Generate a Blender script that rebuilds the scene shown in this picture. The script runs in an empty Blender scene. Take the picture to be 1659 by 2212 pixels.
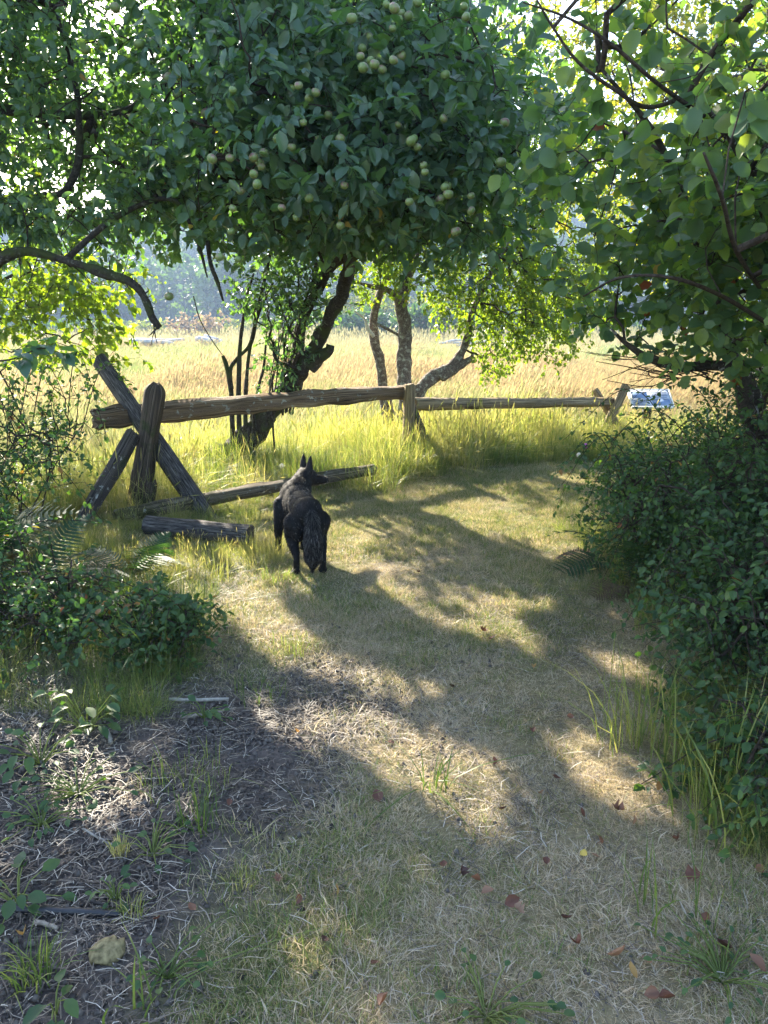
import bpy, math, random
import numpy as np
from mathutils import Vector, Matrix

SC = bpy.context.scene
COL = SC.collection
R = math.radians

# ------------------------------------------------------------------ camera, world, sun, exposure
CAM_H, PITCH = 1.5, R(13.74)
F, CX, CY = 1661.0, 829.5, 1106.0            # photograph pixels (1659 x 2212 reading of it)
cd = bpy.data.cameras.new('camera')
cam = bpy.data.objects.new('camera', cd)
COL.objects.link(cam)
cam.location = (0, 0, CAM_H)
cam.rotation_euler = (R(90) - PITCH, 0, 0)
cd.sensor_fit = 'VERTICAL'
cd.sensor_height = 36.0
cd.lens = 36.0 * F / 2212.0
cd.clip_start = 0.05
cd.clip_end = 2000
SC.camera = cam

SUN_EL, SUN_AZ = R(28), R(-27)               # azimuth measured from +Y (view) towards +X
sun_dir = Vector((math.sin(SUN_AZ) * math.cos(SUN_EL), math.cos(SUN_AZ) * math.cos(SUN_EL), math.sin(SUN_EL)))
world = bpy.data.worlds.new('World')
SC.world = world
world.use_nodes = True
wn = world.node_tree.nodes
wl = world.node_tree.links
wn.clear()
w_out = wn.new('ShaderNodeOutputWorld')
w_bg = wn.new('ShaderNodeBackground')
w_sky = wn.new('ShaderNodeTexSky')
w_sky.sky_type = 'NISHITA'
w_sky.sun_disc = False
w_sky.sun_elevation = SUN_EL
w_sky.sun_rotation = SUN_AZ
w_sky.air_density = 1.0
w_sky.dust_density = 1.5
w_bg.inputs['Strength'].default_value = 0.12
wl.new(w_sky.outputs[0], w_bg.inputs[0])
wl.new(w_bg.outputs[0], w_out.inputs[0])

sd = bpy.data.lights.new('sun', 'SUN')
sd.energy = 5.0
sd.angle = R(0.55)
sd.color = (1.0, 0.90, 0.73)
sun = bpy.data.objects.new('sun', sd)
COL.objects.link(sun)
sun.rotation_euler = (-sun_dir).to_track_quat('-Z', 'Y').to_euler()

SC.view_settings.view_transform = 'Standard'
SC.view_settings.look = 'None'
SC.view_settings.gamma = 1.0
SC.view_settings.use_curve_mapping = False
SC.view_settings.exposure = 2.6
SC.render.engine = 'CYCLES'
cy = SC.cycles
cy.max_bounces = 8
cy.diffuse_bounces = 4
cy.glossy_bounces = 2
cy.transmission_bounces = 4
cy.transparent_max_bounces = 6
cy.volume_bounces = 0
cy.caustics_reflective = False
cy.caustics_refractive = False
cy.use_denoising = True

# ------------------------------------------------------------------ helpers
rng = np.random.default_rng(7)
SP, CP = math.sin(PITCH), math.cos(PITCH)


def ray(px, py):
    a, b = (px - CX) / F, -(py - CY) / F
    return np.array([a, CP + b * SP, -SP + b * CP])


def at(px, py, Y):
    d = ray(px, py)
    return np.array([0, 0, CAM_H]) + d * (Y / d[1])


def gnd(px, py, z=0.0):
    d = ray(px, py)
    return np.array([0, 0, CAM_H]) + d * ((z - CAM_H) / d[2])


def project(P):
    P = np.atleast_2d(P)
    dx, dy, dz = P[:, 0], P[:, 1], P[:, 2] - CAM_H
    depth = dy * CP - dz * SP
    up = dy * SP + dz * CP
    dd = np.maximum(depth, 1e-3)
    return CX + F * dx / dd, CY - F * up / dd, depth


def _hash(ix, iy, iz, s):
    h = (ix * 374761393 + iy * 668265263 + iz * 2147483647 + s * 974711) & 0xFFFFFFFF
    h = ((h ^ (h >> 13)) * 1274126177) & 0xFFFFFFFF
    return ((h ^ (h >> 16)) & 0xFFFF) / 65535.0


def vnoise(P, seed=0):
    P = np.atleast_2d(P).astype(float)
    if P.shape[1] == 2:
        P = np.c_[P, np.zeros(len(P))]
    I = np.floor(P).astype(np.int64)
    f = P - I
    f = f * f * (3 - 2 * f)
    out = 0
    for a in (0, 1):
        for b in (0, 1):
            for c in (0, 1):
                w = (f[:, 0] if a else 1 - f[:, 0]) * (f[:, 1] if b else 1 - f[:, 1]) * (f[:, 2] if c else 1 - f[:, 2])
                out = out + w * _hash(I[:, 0] + a, I[:, 1] + b, I[:, 2] + c, seed)
    return out


def fbm(P, seed=0, o=3):
    P = np.atleast_2d(P).astype(float)
    t, a, s = 0, 1.0, 0
    for k in range(o):
        t = t + a * vnoise(P * 2 ** k, seed + k)
        s += a
        a *= 0.5
    return t / s


def gz(x, y):
    """ground height"""
    x, y = np.broadcast_arrays(np.asarray(x, float), np.asarray(y, float))
    z = 0.05 * (fbm(np.c_[x.ravel() * 0.7, y.ravel() * 0.7], 3, 2).reshape(x.shape) - 0.5)
    z = z + 0.16 * np.exp(-((x - 0.5) / 0.9) ** 2 - ((y - 8.1) / 0.6) ** 2)
    z = z + 0.12 * np.exp(-((x - 2.6) / 0.9) ** 2) * np.exp(-((y - 3.5) / 4) ** 2)
    z = z + 0.10 * np.exp(-((x + 2.6) / 1.0) ** 2) * np.exp(-((y - 3.5) / 3) ** 2)
    z = z + 0.12 * np.exp(-((x + 1.6) / 0.5) ** 2 - ((y - 7.7) / 0.5) ** 2)
    return z


def gpt(x, y, dz=0.0):
    return np.array([x, y, float(gz(x, y)) + dz])


def mesh(name, V, faces, mat=None, smooth=True, attrs=None):
    """faces: list of integer arrays (n,3) or (n,4), or one"""
    if isinstance(faces, np.ndarray):
        faces = [faces]
    V = np.asarray(V, np.float32)
    me = bpy.data.meshes.new(name)
    me.vertices.add(len(V))
    me.vertices.foreach_set('co', V.ravel())
    loops = np.concatenate([f.ravel() for f in faces]).astype(np.int32)
    sizes = np.concatenate([np.full(len(f), f.shape[1]) for f in faces])
    starts = np.concatenate([[0], np.cumsum(sizes)[:-1]]).astype(np.int32)
    me.loops.add(len(loops))
    me.loops.foreach_set('vertex_index', loops)
    me.polygons.add(len(sizes))
    me.polygons.foreach_set('loop_start', starts)
    me.update(calc_edges=True)
    for k, v in (attrs or {}).items():
        v = np.asarray(v, np.float32)
        a = me.attributes.new(k, 'FLOAT' if v.ndim == 1 else 'FLOAT_VECTOR', 'POINT')
        a.data.foreach_set('value' if v.ndim == 1 else 'vector', v.ravel())
    if mat:
        me.materials.append(mat)
    if smooth:
        me.shade_smooth()
    return me


def link(name, data, parent=None, loc=None):
    o = bpy.data.objects.new(name, data)
    COL.objects.link(o)
    if parent is not None:
        o.parent = parent
    if loc is not None:
        o.location = loc
    return o


def tag(o, label=None, cat=None, group=None, kind=None):
    if label:
        o['label'] = label
    if cat:
        o['category'] = cat
    if group:
        o['group'] = group
    if kind:
        o['kind'] = kind
    return o


def thing(name, label, cat, loc=(0, 0, 0), group=None):
    o = link(name, None, None, tuple(float(v) for v in loc))
    return tag(o, label, cat, group)


def part(name, V, faces, mat, root, smooth=True, attrs=None, kind=None):
    """mesh part given in world coordinates, stored relative to the (translated only) root"""
    off = np.array(root.location) if root is not None else np.zeros(3)
    p = root
    while p is not None and p.parent is not None:
        p = p.parent
        off = off + np.array(p.location)
    o = link(name, mesh(name, np.asarray(V) - off, faces, mat, smooth, attrs), root)
    if kind:
        o['kind'] = kind
    return o


def norm(v):
    v = np.asarray(v, float)
    return v / np.maximum(np.linalg.norm(v, axis=-1, keepdims=True), 1e-9)


def catmull(P, n):
    P = np.asarray(P, float)
    Q = np.vstack([2 * P[0] - P[1], P, 2 * P[-1] - P[-2]])
    out = []
    for i in range(len(P) - 1):
        a, b, c, d = Q[i:i + 4]
        for t in np.linspace(0, 1, n, endpoint=False):
            out.append(0.5 * (2 * b + (c - a) * t + (2 * a - 5 * b + 4 * c - d) * t * t + (3 * b - a - 3 * c + d) * t ** 3))
    out.append(P[-1])
    return np.array(out)


def tube(P, rad, sides=8, cap=True, bump=0.0, seed=0, flat=None, ridge=0.0, freq=9.0):
    """swept tube with optional lumpy bark; returns V, quads, tris, along, around"""
    P = np.asarray(P, float)
    n = len(P)
    rad = np.broadcast_to(np.asarray(rad, float), (n,))
    T = norm(np.gradient(P, axis=0))
    ref = np.array([0.0, 0.0, 1.0]) if abs(T[0][2]) < 0.9 else np.array([1.0, 0, 0])
    U = []
    u = norm(np.cross(T[0], ref))
    for t in T:
        u = norm(u - t * np.dot(u, t))
        U.append(u)
    U = np.array(U)
    W = np.cross(T, U)
    ang = np.linspace(0, 2 * np.pi, sides, endpoint=False)
    prof = np.ones(sides) if flat is None else np.asarray(flat)
    seg = np.r_[0, np.cumsum(np.linalg.norm(np.diff(P, axis=0), axis=1))]
    ca, sa = np.cos(ang), np.sin(ang)
    rr = rad[:, None] * prof[None, :]
    if ridge:
        g = fbm(np.c_[np.tile(np.arange(sides) * 1.7, n), np.repeat(seg, sides) * 1.5], seed, 2).reshape(n, sides)
        rr = rr * (1 + ridge * (g - 0.5) * 2)
    V = P[:, None, :] + rr[..., None] * (ca[None, :, None] * U[:, None, :] + sa[None, :, None] * W[:, None, :])
    if bump:
        q = fbm(V.reshape(-1, 3) * freq, seed, 3).reshape(n, sides) - 0.5
        V = V + (bump * 2 * q * rad[:, None])[..., None] * (ca[None, :, None] * U[:, None, :] + sa[None, :, None] * W[:, None, :])
    V = V.reshape(-1, 3)
    i = np.arange(n - 1)[:, None] * sides
    j = np.arange(sides)[None, :]
    k = (j + 1) % sides
    quads = np.stack([i + j, i + k, i + sides + k, i + sides + j], -1).reshape(-1, 4)
    tris = np.zeros((0, 3), int)
    if cap:
        c0, c1 = len(V), len(V) + 1
        V = np.vstack([V, P[0], P[-1]])
        jj, kk = np.arange(sides), (np.arange(sides) + 1) % sides
        b = (n - 1) * sides
        tris = np.vstack([np.c_[kk, jj, np.full(sides, c0)], np.c_[b + jj, b + kk, np.full(sides, c1)]])
    al = np.repeat(seg, sides)
    ar = np.tile(np.arange(sides) / sides, n)
    if cap:
        al = np.r_[al, 0, seg[-1]]
        ar = np.r_[ar, 0, 0]
    return V, quads, tris, al, ar


class MB:
    """collects shapes into one mesh"""
    def __init__(s):
        s.V, s.f4, s.f3, s.A, s.n = [], [], [], {}, 0

    def add(s, V, q=None, t=None, **attrs):
        s.V.append(V)
        if q is not None and len(q):
            s.f4.append(np.asarray(q) + s.n)
        if t is not None and len(t):
            s.f3.append(np.asarray(t) + s.n)
        for k, v in attrs.items():
            s.A.setdefault(k, []).append(np.broadcast_to(np.asarray(v, float), (len(V),)))
        s.n += len(V)

    def tube(s, P, rad, sides=8, **kw):
        rnd = kw.pop('rnd', 0.5)
        V, q, t, al, ar = tube(P, rad, sides, **kw)
        s.add(V, q, t, along=al, around=ar, rnd=rnd)

    def faces(s):
        f = []
        if s.f4:
            f.append(np.vstack(s.f4))
        if s.f3:
            f.append(np.vstack(s.f3))
        return f

    def verts(s):
        return np.vstack(s.V)

    def attrs(s):
        return {k: np.concatenate(v) for k, v in s.A.items() if sum(len(x) for x in v) == s.n}

    def build(s, name, mat, root=None, smooth=True, kind=None):
        return part(name, s.verts(), s.faces(), mat, root, smooth, s.attrs(), kind)


# ------------------------------------------------------------------ materials
def mat_new(name):
    m = bpy.data.materials.new(name)
    m.use_nodes = True
    nt = m.node_tree
    nt.nodes.clear()
    return m, nt


def N(nt, t, **kw):
    n = nt.nodes.new(t)
    for k, v in kw.items():
        if k.startswith('i_'):
            n.inputs[k[2:].replace('_', ' ')].default_value = v
        else:
            setattr(n, k, v)
    return n


def ramp(nt, stops, fac=None, interp='LINEAR'):
    n = nt.nodes.new('ShaderNodeValToRGB')
    cr = n.color_ramp
    cr.interpolation = interp
    while len(cr.elements) < len(stops):
        cr.elements.new(0.5)
    for e, (p, c) in zip(cr.elements, stops):
        e.position = p
        e.color = (*c, 1)
    if fac is not None:
        nt.links.new(fac, n.inputs[0])
    return n


def leaf_mat(name, stops, trans=0.42, tint=(1.9, 2.3, 0.55), rough=0.42, spec=0.5, inst=False):
    """thin leaf: glossy diffuse mixed with light let through; colour by the leaf's own number"""
    m, nt = mat_new(name)
    L = nt.links
    a = N(nt, 'ShaderNodeAttribute', attribute_name='rnd')
    fac = a.outputs['Fac']
    if inst:
        oi = N(nt, 'ShaderNodeObjectInfo')
        mx = N(nt, 'ShaderNodeMath', operation='ADD')
        L.new(fac, mx.inputs[0])
        mu = N(nt, 'ShaderNodeMath', operation='MULTIPLY_ADD')
        L.new(oi.outputs['Random'], mu.inputs[0])
        mu.inputs[1].default_value = 0.3
        mu.inputs[2].default_value = -0.15
        L.new(mu.outputs[0], mx.inputs[1])
        mx.use_clamp = True
        fac = mx.outputs[0]
    cr = ramp(nt, stops, fac)
    ge = N(nt, 'ShaderNodeNewGeometry')
    tc = N(nt, 'ShaderNodeTexCoord')
    nz = N(nt, 'ShaderNodeTexNoise', i_Scale=60.0, i_Detail=2.0)
    L.new(tc.outputs['Object'], nz.inputs['Vector'])
    vr = N(nt, 'ShaderNodeMapRange', i_To_Min=0.75, i_To_Max=1.25)
    L.new(nz.outputs['Fac'], vr.inputs['Value'])
    mm = N(nt, 'ShaderNodeVectorMath', operation='MULTIPLY')
    L.new(cr.outputs[0], mm.inputs[0])
    L.new(vr.outputs[0], mm.inputs[1])
    pb = N(nt, 'ShaderNodeBsdfPrincipled', i_Roughness=rough)
    pb.inputs['Specular IOR Level'].default_value = spec
    L.new(mm.outputs[0], pb.inputs['Base Color'])
    tr = N(nt, 'ShaderNodeBsdfTranslucent')
    tm = N(nt, 'ShaderNodeVectorMath', operation='MULTIPLY')
    tm.inputs[1].default_value = tint
    L.new(mm.outputs[0], tm.inputs[0])
    L.new(tm.outputs[0], tr.inputs['Color'])
    mix = N(nt, 'ShaderNodeMixShader', i_Fac=trans)
    L.new(pb.outputs[0], mix.inputs[1])
    L.new(tr.outputs[0], mix.inputs[2])
    out = N(nt, 'ShaderNodeOutputMaterial')
    L.new(mix.outputs[0], out.inputs[0])
    return m


def wood_mat(name, dark, mid, light, scale=1.0, moss=None, lichen=None, bump=0.6):
    """weathered split wood: streaks along the length (attributes along / around)"""
    m, nt = mat_new(name)
    L = nt.links
    al = N(nt, 'ShaderNodeAttribute', attribute_name='along')
    ar = N(nt, 'ShaderNodeAttribute', attribute_name='around')
    cb = N(nt, 'ShaderNodeCombineXYZ')
    s1 = N(nt, 'ShaderNodeMath', operation='MULTIPLY')
    s1.inputs[1].default_value = 1.6 * scale
    L.new(al.outputs['Fac'], s1.inputs[0])
    s2 = N(nt, 'ShaderNodeMath', operation='MULTIPLY')
    s2.inputs[1].default_value = 38.0
    L.new(ar.outputs['Fac'], s2.inputs[0])
    L.new(s1.outputs[0], cb.inputs[0])
    L.new(s2.outputs[0], cb.inputs[1])
    nz = N(nt, 'ShaderNodeTexNoise', i_Scale=1.0, i_Detail=6.0, i_Roughness=0.65)
    L.new(cb.outputs[0], nz.inputs['Vector'])
    cr = ramp(nt, [(0.30, dark), (0.48, mid), (0.70, light)], nz.outputs['Fac'])
    tc = N(nt, 'ShaderNodeTexCoord')
    col = cr.outputs[0]
    n2 = N(nt, 'ShaderNodeTexNoise', i_Scale=7.0, i_Detail=5.0)
    L.new(tc.outputs['Object'], n2.inputs['Vector'])
    for c, lo, hi, sc in ((moss, 0.52, 0.62, 5.0), (lichen, 0.60, 0.64, 14.0)):
        if c is None:
            continue
        n3 = N(nt, 'ShaderNodeTexNoise', i_Scale=sc, i_Detail=4.0, i_Roughness=0.6)
        L.new(tc.outputs['Object'], n3.inputs['Vector'])
        f = ramp(nt, [(lo, (0, 0, 0)), (hi, (1, 1, 1))], n3.outputs['Fac'])
        mx = N(nt, 'ShaderNodeMixRGB')
        L.new(f.outputs[0], mx.inputs[0])
        L.new(col, mx.inputs[1])
        mx.inputs[2].default_value = (*c, 1)
        col = mx.outputs[0]
    ck = N(nt, 'ShaderNodeTexNoise', i_Scale=1.0, i_Detail=2.0)
    cm = N(nt, 'ShaderNodeVectorMath', operation='MULTIPLY')
    cm.inputs[1].default_value = (0.55, 1.9, 1.0)
    L.new(cb.outputs[0], cm.inputs[0])
    L.new(cm.outputs[0], ck.inputs['Vector'])
    cf = ramp(nt, [(0.455, (1, 1, 1)), (0.49, (0.12, 0.12, 0.12)), (0.51, (0.12, 0.12, 0.12)), (0.545, (1, 1, 1))], ck.outputs['Fac'])
    cx_ = N(nt, 'ShaderNodeVectorMath', operation='MULTIPLY')
    L.new(col, cx_.inputs[0])
    L.new(cf.outputs[0], cx_.inputs[1])
    col = cx_.outputs[0]
    pb = N(nt, 'ShaderNodeBsdfPrincipled', i_Roughness=0.85)
    pb.inputs['Specular IOR Level'].default_value = 0.25
    L.new(col, pb.inputs['Base Color'])
    bp = N(nt, 'ShaderNodeBump', i_Strength=bump, i_Distance=0.02)
    ad = N(nt, 'ShaderNodeMath', operation='ADD')
    L.new(nz.outputs['Fac'], ad.inputs[0])
    L.new(cf.outputs[0], ad.inputs[1])
    L.new(ad.outputs[0], bp.inputs['Height'])
    L.new(bp.outputs[0], pb.inputs['Normal'])
    out = N(nt, 'ShaderNodeOutputMaterial')
    L.new(pb.outputs[0], out.inputs[0])
    return m


def bark_mat(name, dark, mid, lichen, lo=0.55, hi=0.62, scale=30.0, moss=None):
    m, nt = mat_new(name)
    L = nt.links
    tc = N(nt, 'ShaderNodeTexCoord')
    n1 = N(nt, 'ShaderNodeTexNoise', i_Scale=scale * 1.6, i_Detail=5.0, i_Roughness=0.7)
    L.new(tc.outputs['Object'], n1.inputs['Vector'])
    c1 = ramp(nt, [(0.35, dark), (0.65, mid)], n1.outputs['Fac'])
    n2 = N(nt, 'ShaderNodeTexNoise', i_Scale=scale * 0.6, i_Detail=6.0, i_Roughness=0.75)
    L.new(tc.outputs['Object'], n2.inputs['Vector'])
    f = ramp(nt, [(lo, (0, 0, 0)), (hi, (1, 1, 1))], n2.outputs['Fac'])
    mx = N(nt, 'ShaderNodeMixRGB')
    L.new(f.outputs[0], mx.inputs[0])
    L.new(c1.outputs[0], mx.inputs[1])
    mx.inputs[2].default_value = (*lichen, 1)
    col = mx.outputs[0]
    if moss:
        n3 = N(nt, 'ShaderNodeTexNoise', i_Scale=5.0, i_Detail=4.0)
        L.new(tc.outputs['Object'], n3.inputs['Vector'])
        f3 = ramp(nt, [(0.5, (0, 0, 0)), (0.6, (1, 1, 1))], n3.outputs['Fac'])
        m3 = N(nt, 'ShaderNodeMixRGB')
        L.new(f3.outputs[0], m3.inputs[0])
        L.new(col, m3.inputs[1])
        m3.inputs[2].default_value = (*moss, 1)
        col = m3.outputs[0]
    pb = N(nt, 'ShaderNodeBsdfPrincipled', i_Roughness=0.9)
    pb.inputs['Specular IOR Level'].default_value = 0.2
    L.new(col, pb.inputs['Base Color'])
    bp = N(nt, 'ShaderNodeBump', i_Strength=0.9, i_Distance=0.015)
    L.new(n1.outputs['Fac'], bp.inputs['Height'])
    L.new(bp.outputs[0], pb.inputs['Normal'])
    out = N(nt, 'ShaderNodeOutputMaterial')
    L.new(pb.outputs[0], out.inputs[0])
    return m


def plain_mat(name, col, rough=0.7, var=0.25, scale=20.0, spec=0.3):
    m, nt = mat_new(name)
    L = nt.links
    tc = N(nt, 'ShaderNodeTexCoord')
    n1 = N(nt, 'ShaderNodeTexNoise', i_Scale=scale, i_Detail=4.0)
    L.new(tc.outputs['Object'], n1.inputs['Vector'])
    c = np.array(col)
    cr = ramp(nt, [(0.3, tuple(c * (1 - var))), (0.7, tuple(np.minimum(c * (1 + var), 1)))], n1.outputs['Fac'])
    pb = N(nt, 'ShaderNodeBsdfPrincipled', i_Roughness=rough)
    pb.inputs['Specular IOR Level'].default_value = spec
    L.new(cr.outputs[0], pb.inputs['Base Color'])
    out = N(nt, 'ShaderNodeOutputMaterial')
    L.new(pb.outputs[0], out.inputs[0])
    return m


M = {}
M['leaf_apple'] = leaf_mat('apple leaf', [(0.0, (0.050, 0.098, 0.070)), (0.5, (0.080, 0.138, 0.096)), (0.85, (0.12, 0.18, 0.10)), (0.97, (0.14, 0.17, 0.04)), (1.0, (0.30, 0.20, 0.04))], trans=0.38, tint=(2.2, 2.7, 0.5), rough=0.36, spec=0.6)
M['leaf_left'] = leaf_mat('overhanging apple leaf', [(0.0, (0.055, 0.10, 0.066)), (0.5, (0.082, 0.138, 0.088)), (0.85, (0.13, 0.18, 0.09)), (0.98, (0.20, 0.20, 0.04)), (1.0, (0.36, 0.18, 0.04))], trans=0.42, tint=(2.0, 2.5, 0.5), rough=0.45)
M['leaf_round'] = leaf_mat('round leaf', [(0.0, (0.06, 0.115, 0.070)), (0.45, (0.095, 0.165, 0.085)), (0.72, (0.16, 0.225, 0.07)), (0.95, (0.19, 0.22, 0.05)), (0.975, (0.38, 0.24, 0.05)), (1.0, (0.22, 0.06, 0.03))], trans=0.50, tint=(1.9, 2.1, 0.5), rough=0.45)
M['leaf_thorn'] = leaf_mat('thorn tree leaf', [(0.0, (0.10, 0.155, 0.03)), (0.6, (0.16, 0.21, 0.035)), (0.93, (0.24, 0.25, 0.04)), (1.0, (0.40, 0.26, 0.05))], trans=0.53, tint=(1.75, 1.98, 0.5), rough=0.5)
M['leaf_gold'] = leaf_mat('yellowing leaf', [(0.0, (0.12, 0.17, 0.04)), (0.5, (0.20, 0.22, 0.045)), (0.85, (0.34, 0.28, 0.06)), (1.0, (0.42, 0.24, 0.06))], trans=0.55, tint=(1.7, 1.8, 0.5), rough=0.5)
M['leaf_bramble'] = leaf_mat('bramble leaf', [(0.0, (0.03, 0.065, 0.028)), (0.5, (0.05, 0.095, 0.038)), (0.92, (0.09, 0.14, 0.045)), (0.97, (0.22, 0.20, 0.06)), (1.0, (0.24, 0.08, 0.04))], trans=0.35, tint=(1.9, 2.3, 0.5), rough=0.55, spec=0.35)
M['fern'] = leaf_mat('fern frond', [(0.0, (0.02, 0.05, 0.028)), (1.0, (0.05, 0.095, 0.045))], trans=0.3, rough=0.6, spec=0.25)
M['fern_dead'] = leaf_mat('dead fern frond', [(0.0, (0.07, 0.045, 0.03)), (1.0, (0.20, 0.14, 0.10))], trans=0.3, tint=(1.2, 1.2, 1.0), rough=0.8, spec=0.1)
M['grass_lawn'] = leaf_mat('lawn grass', [(0.0, (0.08, 0.14, 0.035)), (0.22, (0.16, 0.22, 0.06)), (0.38, (0.28, 0.28, 0.11)), (0.52, (0.41, 0.33, 0.225)), (0.75, (0.52, 0.42, 0.31)), (1.0, (0.64, 0.56, 0.46))], trans=0.36, tint=(1.3, 1.25, 0.85), rough=0.55, spec=0.35, inst=True)
M['grass_meadow'] = leaf_mat('meadow grass', [(0.0, (0.09, 0.14, 0.05)), (0.3, (0.18, 0.21, 0.09)), (0.55, (0.285, 0.28, 0.155)), (0.8, (0.36, 0.31, 0.205)), (1.0, (0.29, 0.21, 0.15))], trans=0.45, tint=(1.35, 1.35, 1.0), rough=0.55, spec=0.35, inst=True)
M['grass_green'] = leaf_mat('tall green grass', [(0.0, (0.06, 0.11, 0.03)), (0.4, (0.13, 0.18, 0.045)), (0.7, (0.25, 0.27, 0.08)), (1.0, (0.44, 0.37, 0.20))], trans=0.45, tint=(1.5, 1.55, 0.75), rough=0.45, spec=0.45, inst=True)
M['straw'] = leaf_mat('straw litter', [(0.0, (0.06, 0.048, 0.04)), (0.55, (0.15, 0.12, 0.095)), (0.85, (0.30, 0.255, 0.20)), (1.0, (0.50, 0.45, 0.38))], trans=0.1, tint=(1, 1, 1), rough=0.6, inst=True)
M['fallen'] = leaf_mat('fallen leaf', [(0.0, (0.06, 0.026, 0.02)), (0.25, (0.13, 0.05, 0.03)), (0.5, (0.21, 0.10, 0.055)), (0.75, (0.30, 0.18, 0.11)), (0.9, (0.40, 0.23, 0.06)), (1.0, (0.46, 0.37, 0.07))], trans=0.2, tint=(1.3, 1.1, 0.8), rough=0.6)
M['far_leaf'] = leaf_mat('far foliage', [(0.0, (0.03, 0.06, 0.03)), (0.5, (0.05, 0.09, 0.035)), (1.0, (0.09, 0.13, 0.045))], trans=0.3, rough=0.6)
M['far_light'] = leaf_mat('far light foliage', [(0.0, (0.10, 0.15, 0.04)), (0.6, (0.18, 0.20, 0.05)), (1.0, (0.32, 0.26, 0.07))], trans=0.4, tint=(1.5, 1.6, 0.6), rough=0.6)
M['far_tan'] = leaf_mat('dry brown bush', [(0.0, (0.26, 0.19, 0.11)), (1.0, (0.46, 0.34, 0.20))], trans=0.3, tint=(1.2, 1.1, 0.8), rough=0.7)
M['bark_apple'] = bark_mat('apple bark', (0.018, 0.015, 0.012), (0.07, 0.058, 0.045), (0.20, 0.205, 0.16), 0.58, 0.66, 34, moss=(0.05, 0.06, 0.02))
M['bark_thorn'] = bark_mat('thorn tree bark', (0.06, 0.045, 0.038), (0.19, 0.15, 0.12), (0.36, 0.36, 0.30), 0.52, 0.62, 34)
M['bark_twig'] = bark_mat('twig bark', (0.025, 0.018, 0.014), (0.08, 0.06, 0.045), (0.16, 0.15, 0.12), 0.62, 0.7, 40)
M['bark_round'] = bark_mat('shrub bark', (0.03, 0.025, 0.022), (0.10, 0.08, 0.065), (0.42, 0.42, 0.40), 0.57, 0.63, 20)
M['dead_wood'] = plain_mat('bleached dead branch', (0.55, 0.50, 0.43), 0.75, 0.25, 40)
M['wood_dark'] = wood_mat('dark split wood', (0.018, 0.013, 0.010), (0.09, 0.065, 0.047), (0.24, 0.19, 0.14), 1.0, moss=(0.06, 0.065, 0.025))
M['wood_rail'] = wood_mat('weathered rail', (0.035, 0.022, 0.013), (0.20, 0.135, 0.08), (0.42, 0.32, 0.21), 1.0, lichen=(0.36, 0.35, 0.29))
M['wood_pale'] = wood_mat('pale split wood', (0.07, 0.05, 0.028), (0.28, 0.21, 0.12), (0.48, 0.38, 0.23), 1.2)
M['wood_lichen'] = wood_mat('lichened brace', (0.03, 0.026, 0.025), (0.10, 0.085, 0.08), (0.20, 0.18, 0.165), 1.5, moss=(0.09, 0.10, 0.06), lichen=(0.5, 0.5, 0.48))
M['wood_grey'] = wood_mat('grey wood', (0.03, 0.026, 0.026), (0.085, 0.075, 0.072), (0.26, 0.24, 0.22), 5.0)
M['wood_mossy'] = wood_mat('mossy rail', (0.035, 0.028, 0.02), (0.15, 0.12, 0.08), (0.34, 0.28, 0.20), 1.0, moss=(0.09, 0.085, 0.03), lichen=(0.32, 0.32, 0.28))

# ------------------------------------------------------------------ ground
def axis(a, b, fine0, fine1, step):
    left = fine0 - np.geomspace(step, fine0 - a, 26)[::-1]
    mid = np.arange(fine0, fine1, step)
    right = fine1 + np.r_[0, np.geomspace(step, b - fine1, 30)]
    return np.r_[left, mid, right]


def lawn_zone(x, y):
    """0 bare dirt .. 1 grassy, and dryness 0 green .. 1 straw, on the mown path"""
    x, y = np.asarray(x, float), np.asarray(y, float)
    n = fbm(np.c_[x * 1.3, y * 1.3], 11, 3)
    n2 = fbm(np.c_[x * 3.1, y * 3.1], 12, 3)
    dirt = np.clip((-x + 0.08 + 0.12 * (y - 2)) * 2.2 + (n - 0.5) * 1.9 + (n2 - .5) * 1.2, 0, 1) * np.clip((3.5 - y) * 1.4, 0, 1)
    cover = (1 - dirt) * np.clip(1 - 2.2 * np.clip(fbm(np.c_[x * 2.0, y * 1.6], 14, 3) - 0.57, 0, 1) * np.clip((4.6 - y) * 0.8, 0, 1) * np.clip((0.75 - x) * 3, 0, 1) * 1.4, 0.15, 1)
    dry = np.clip(0.98 + (n - 0.5) * 1.7 + (n2 - 0.5) * 1.4 - 0.36 * np.abs(x - 0.35 + 0.05 * y) + 0.10 * (y < 3.0) - 0.50 * np.clip(y - 3.5, 0, 2.0), 0, 1)
    return cover, dry


xs = axis(-420, 420, -5.0, 5.0, 0.09)
ys = axis(-60, 500, -0.5, 11.0, 0.09)
GX, GY = np.meshgrid(xs, ys)
GZ = gz(GX, GY)
near = (np.abs(GX) < 5) & (GY < 11.2)
GZ = GZ + np.where(near, 0.02 * (fbm(np.c_[GX.ravel() * 6, GY.ravel() * 6], 21, 3).reshape(GX.shape) - 0.5), 0)
cov, dry = lawn_zone(GX.ravel(), GY.ravel())
nx, ny = len(xs), len(ys)
i = np.arange(ny - 1)[:, None] * nx
j = np.arange(nx - 1)[None, :]
q = np.stack([i + j, i + j + 1, i + nx + j + 1, i + nx + j], -1).reshape(-1, 4)

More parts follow.
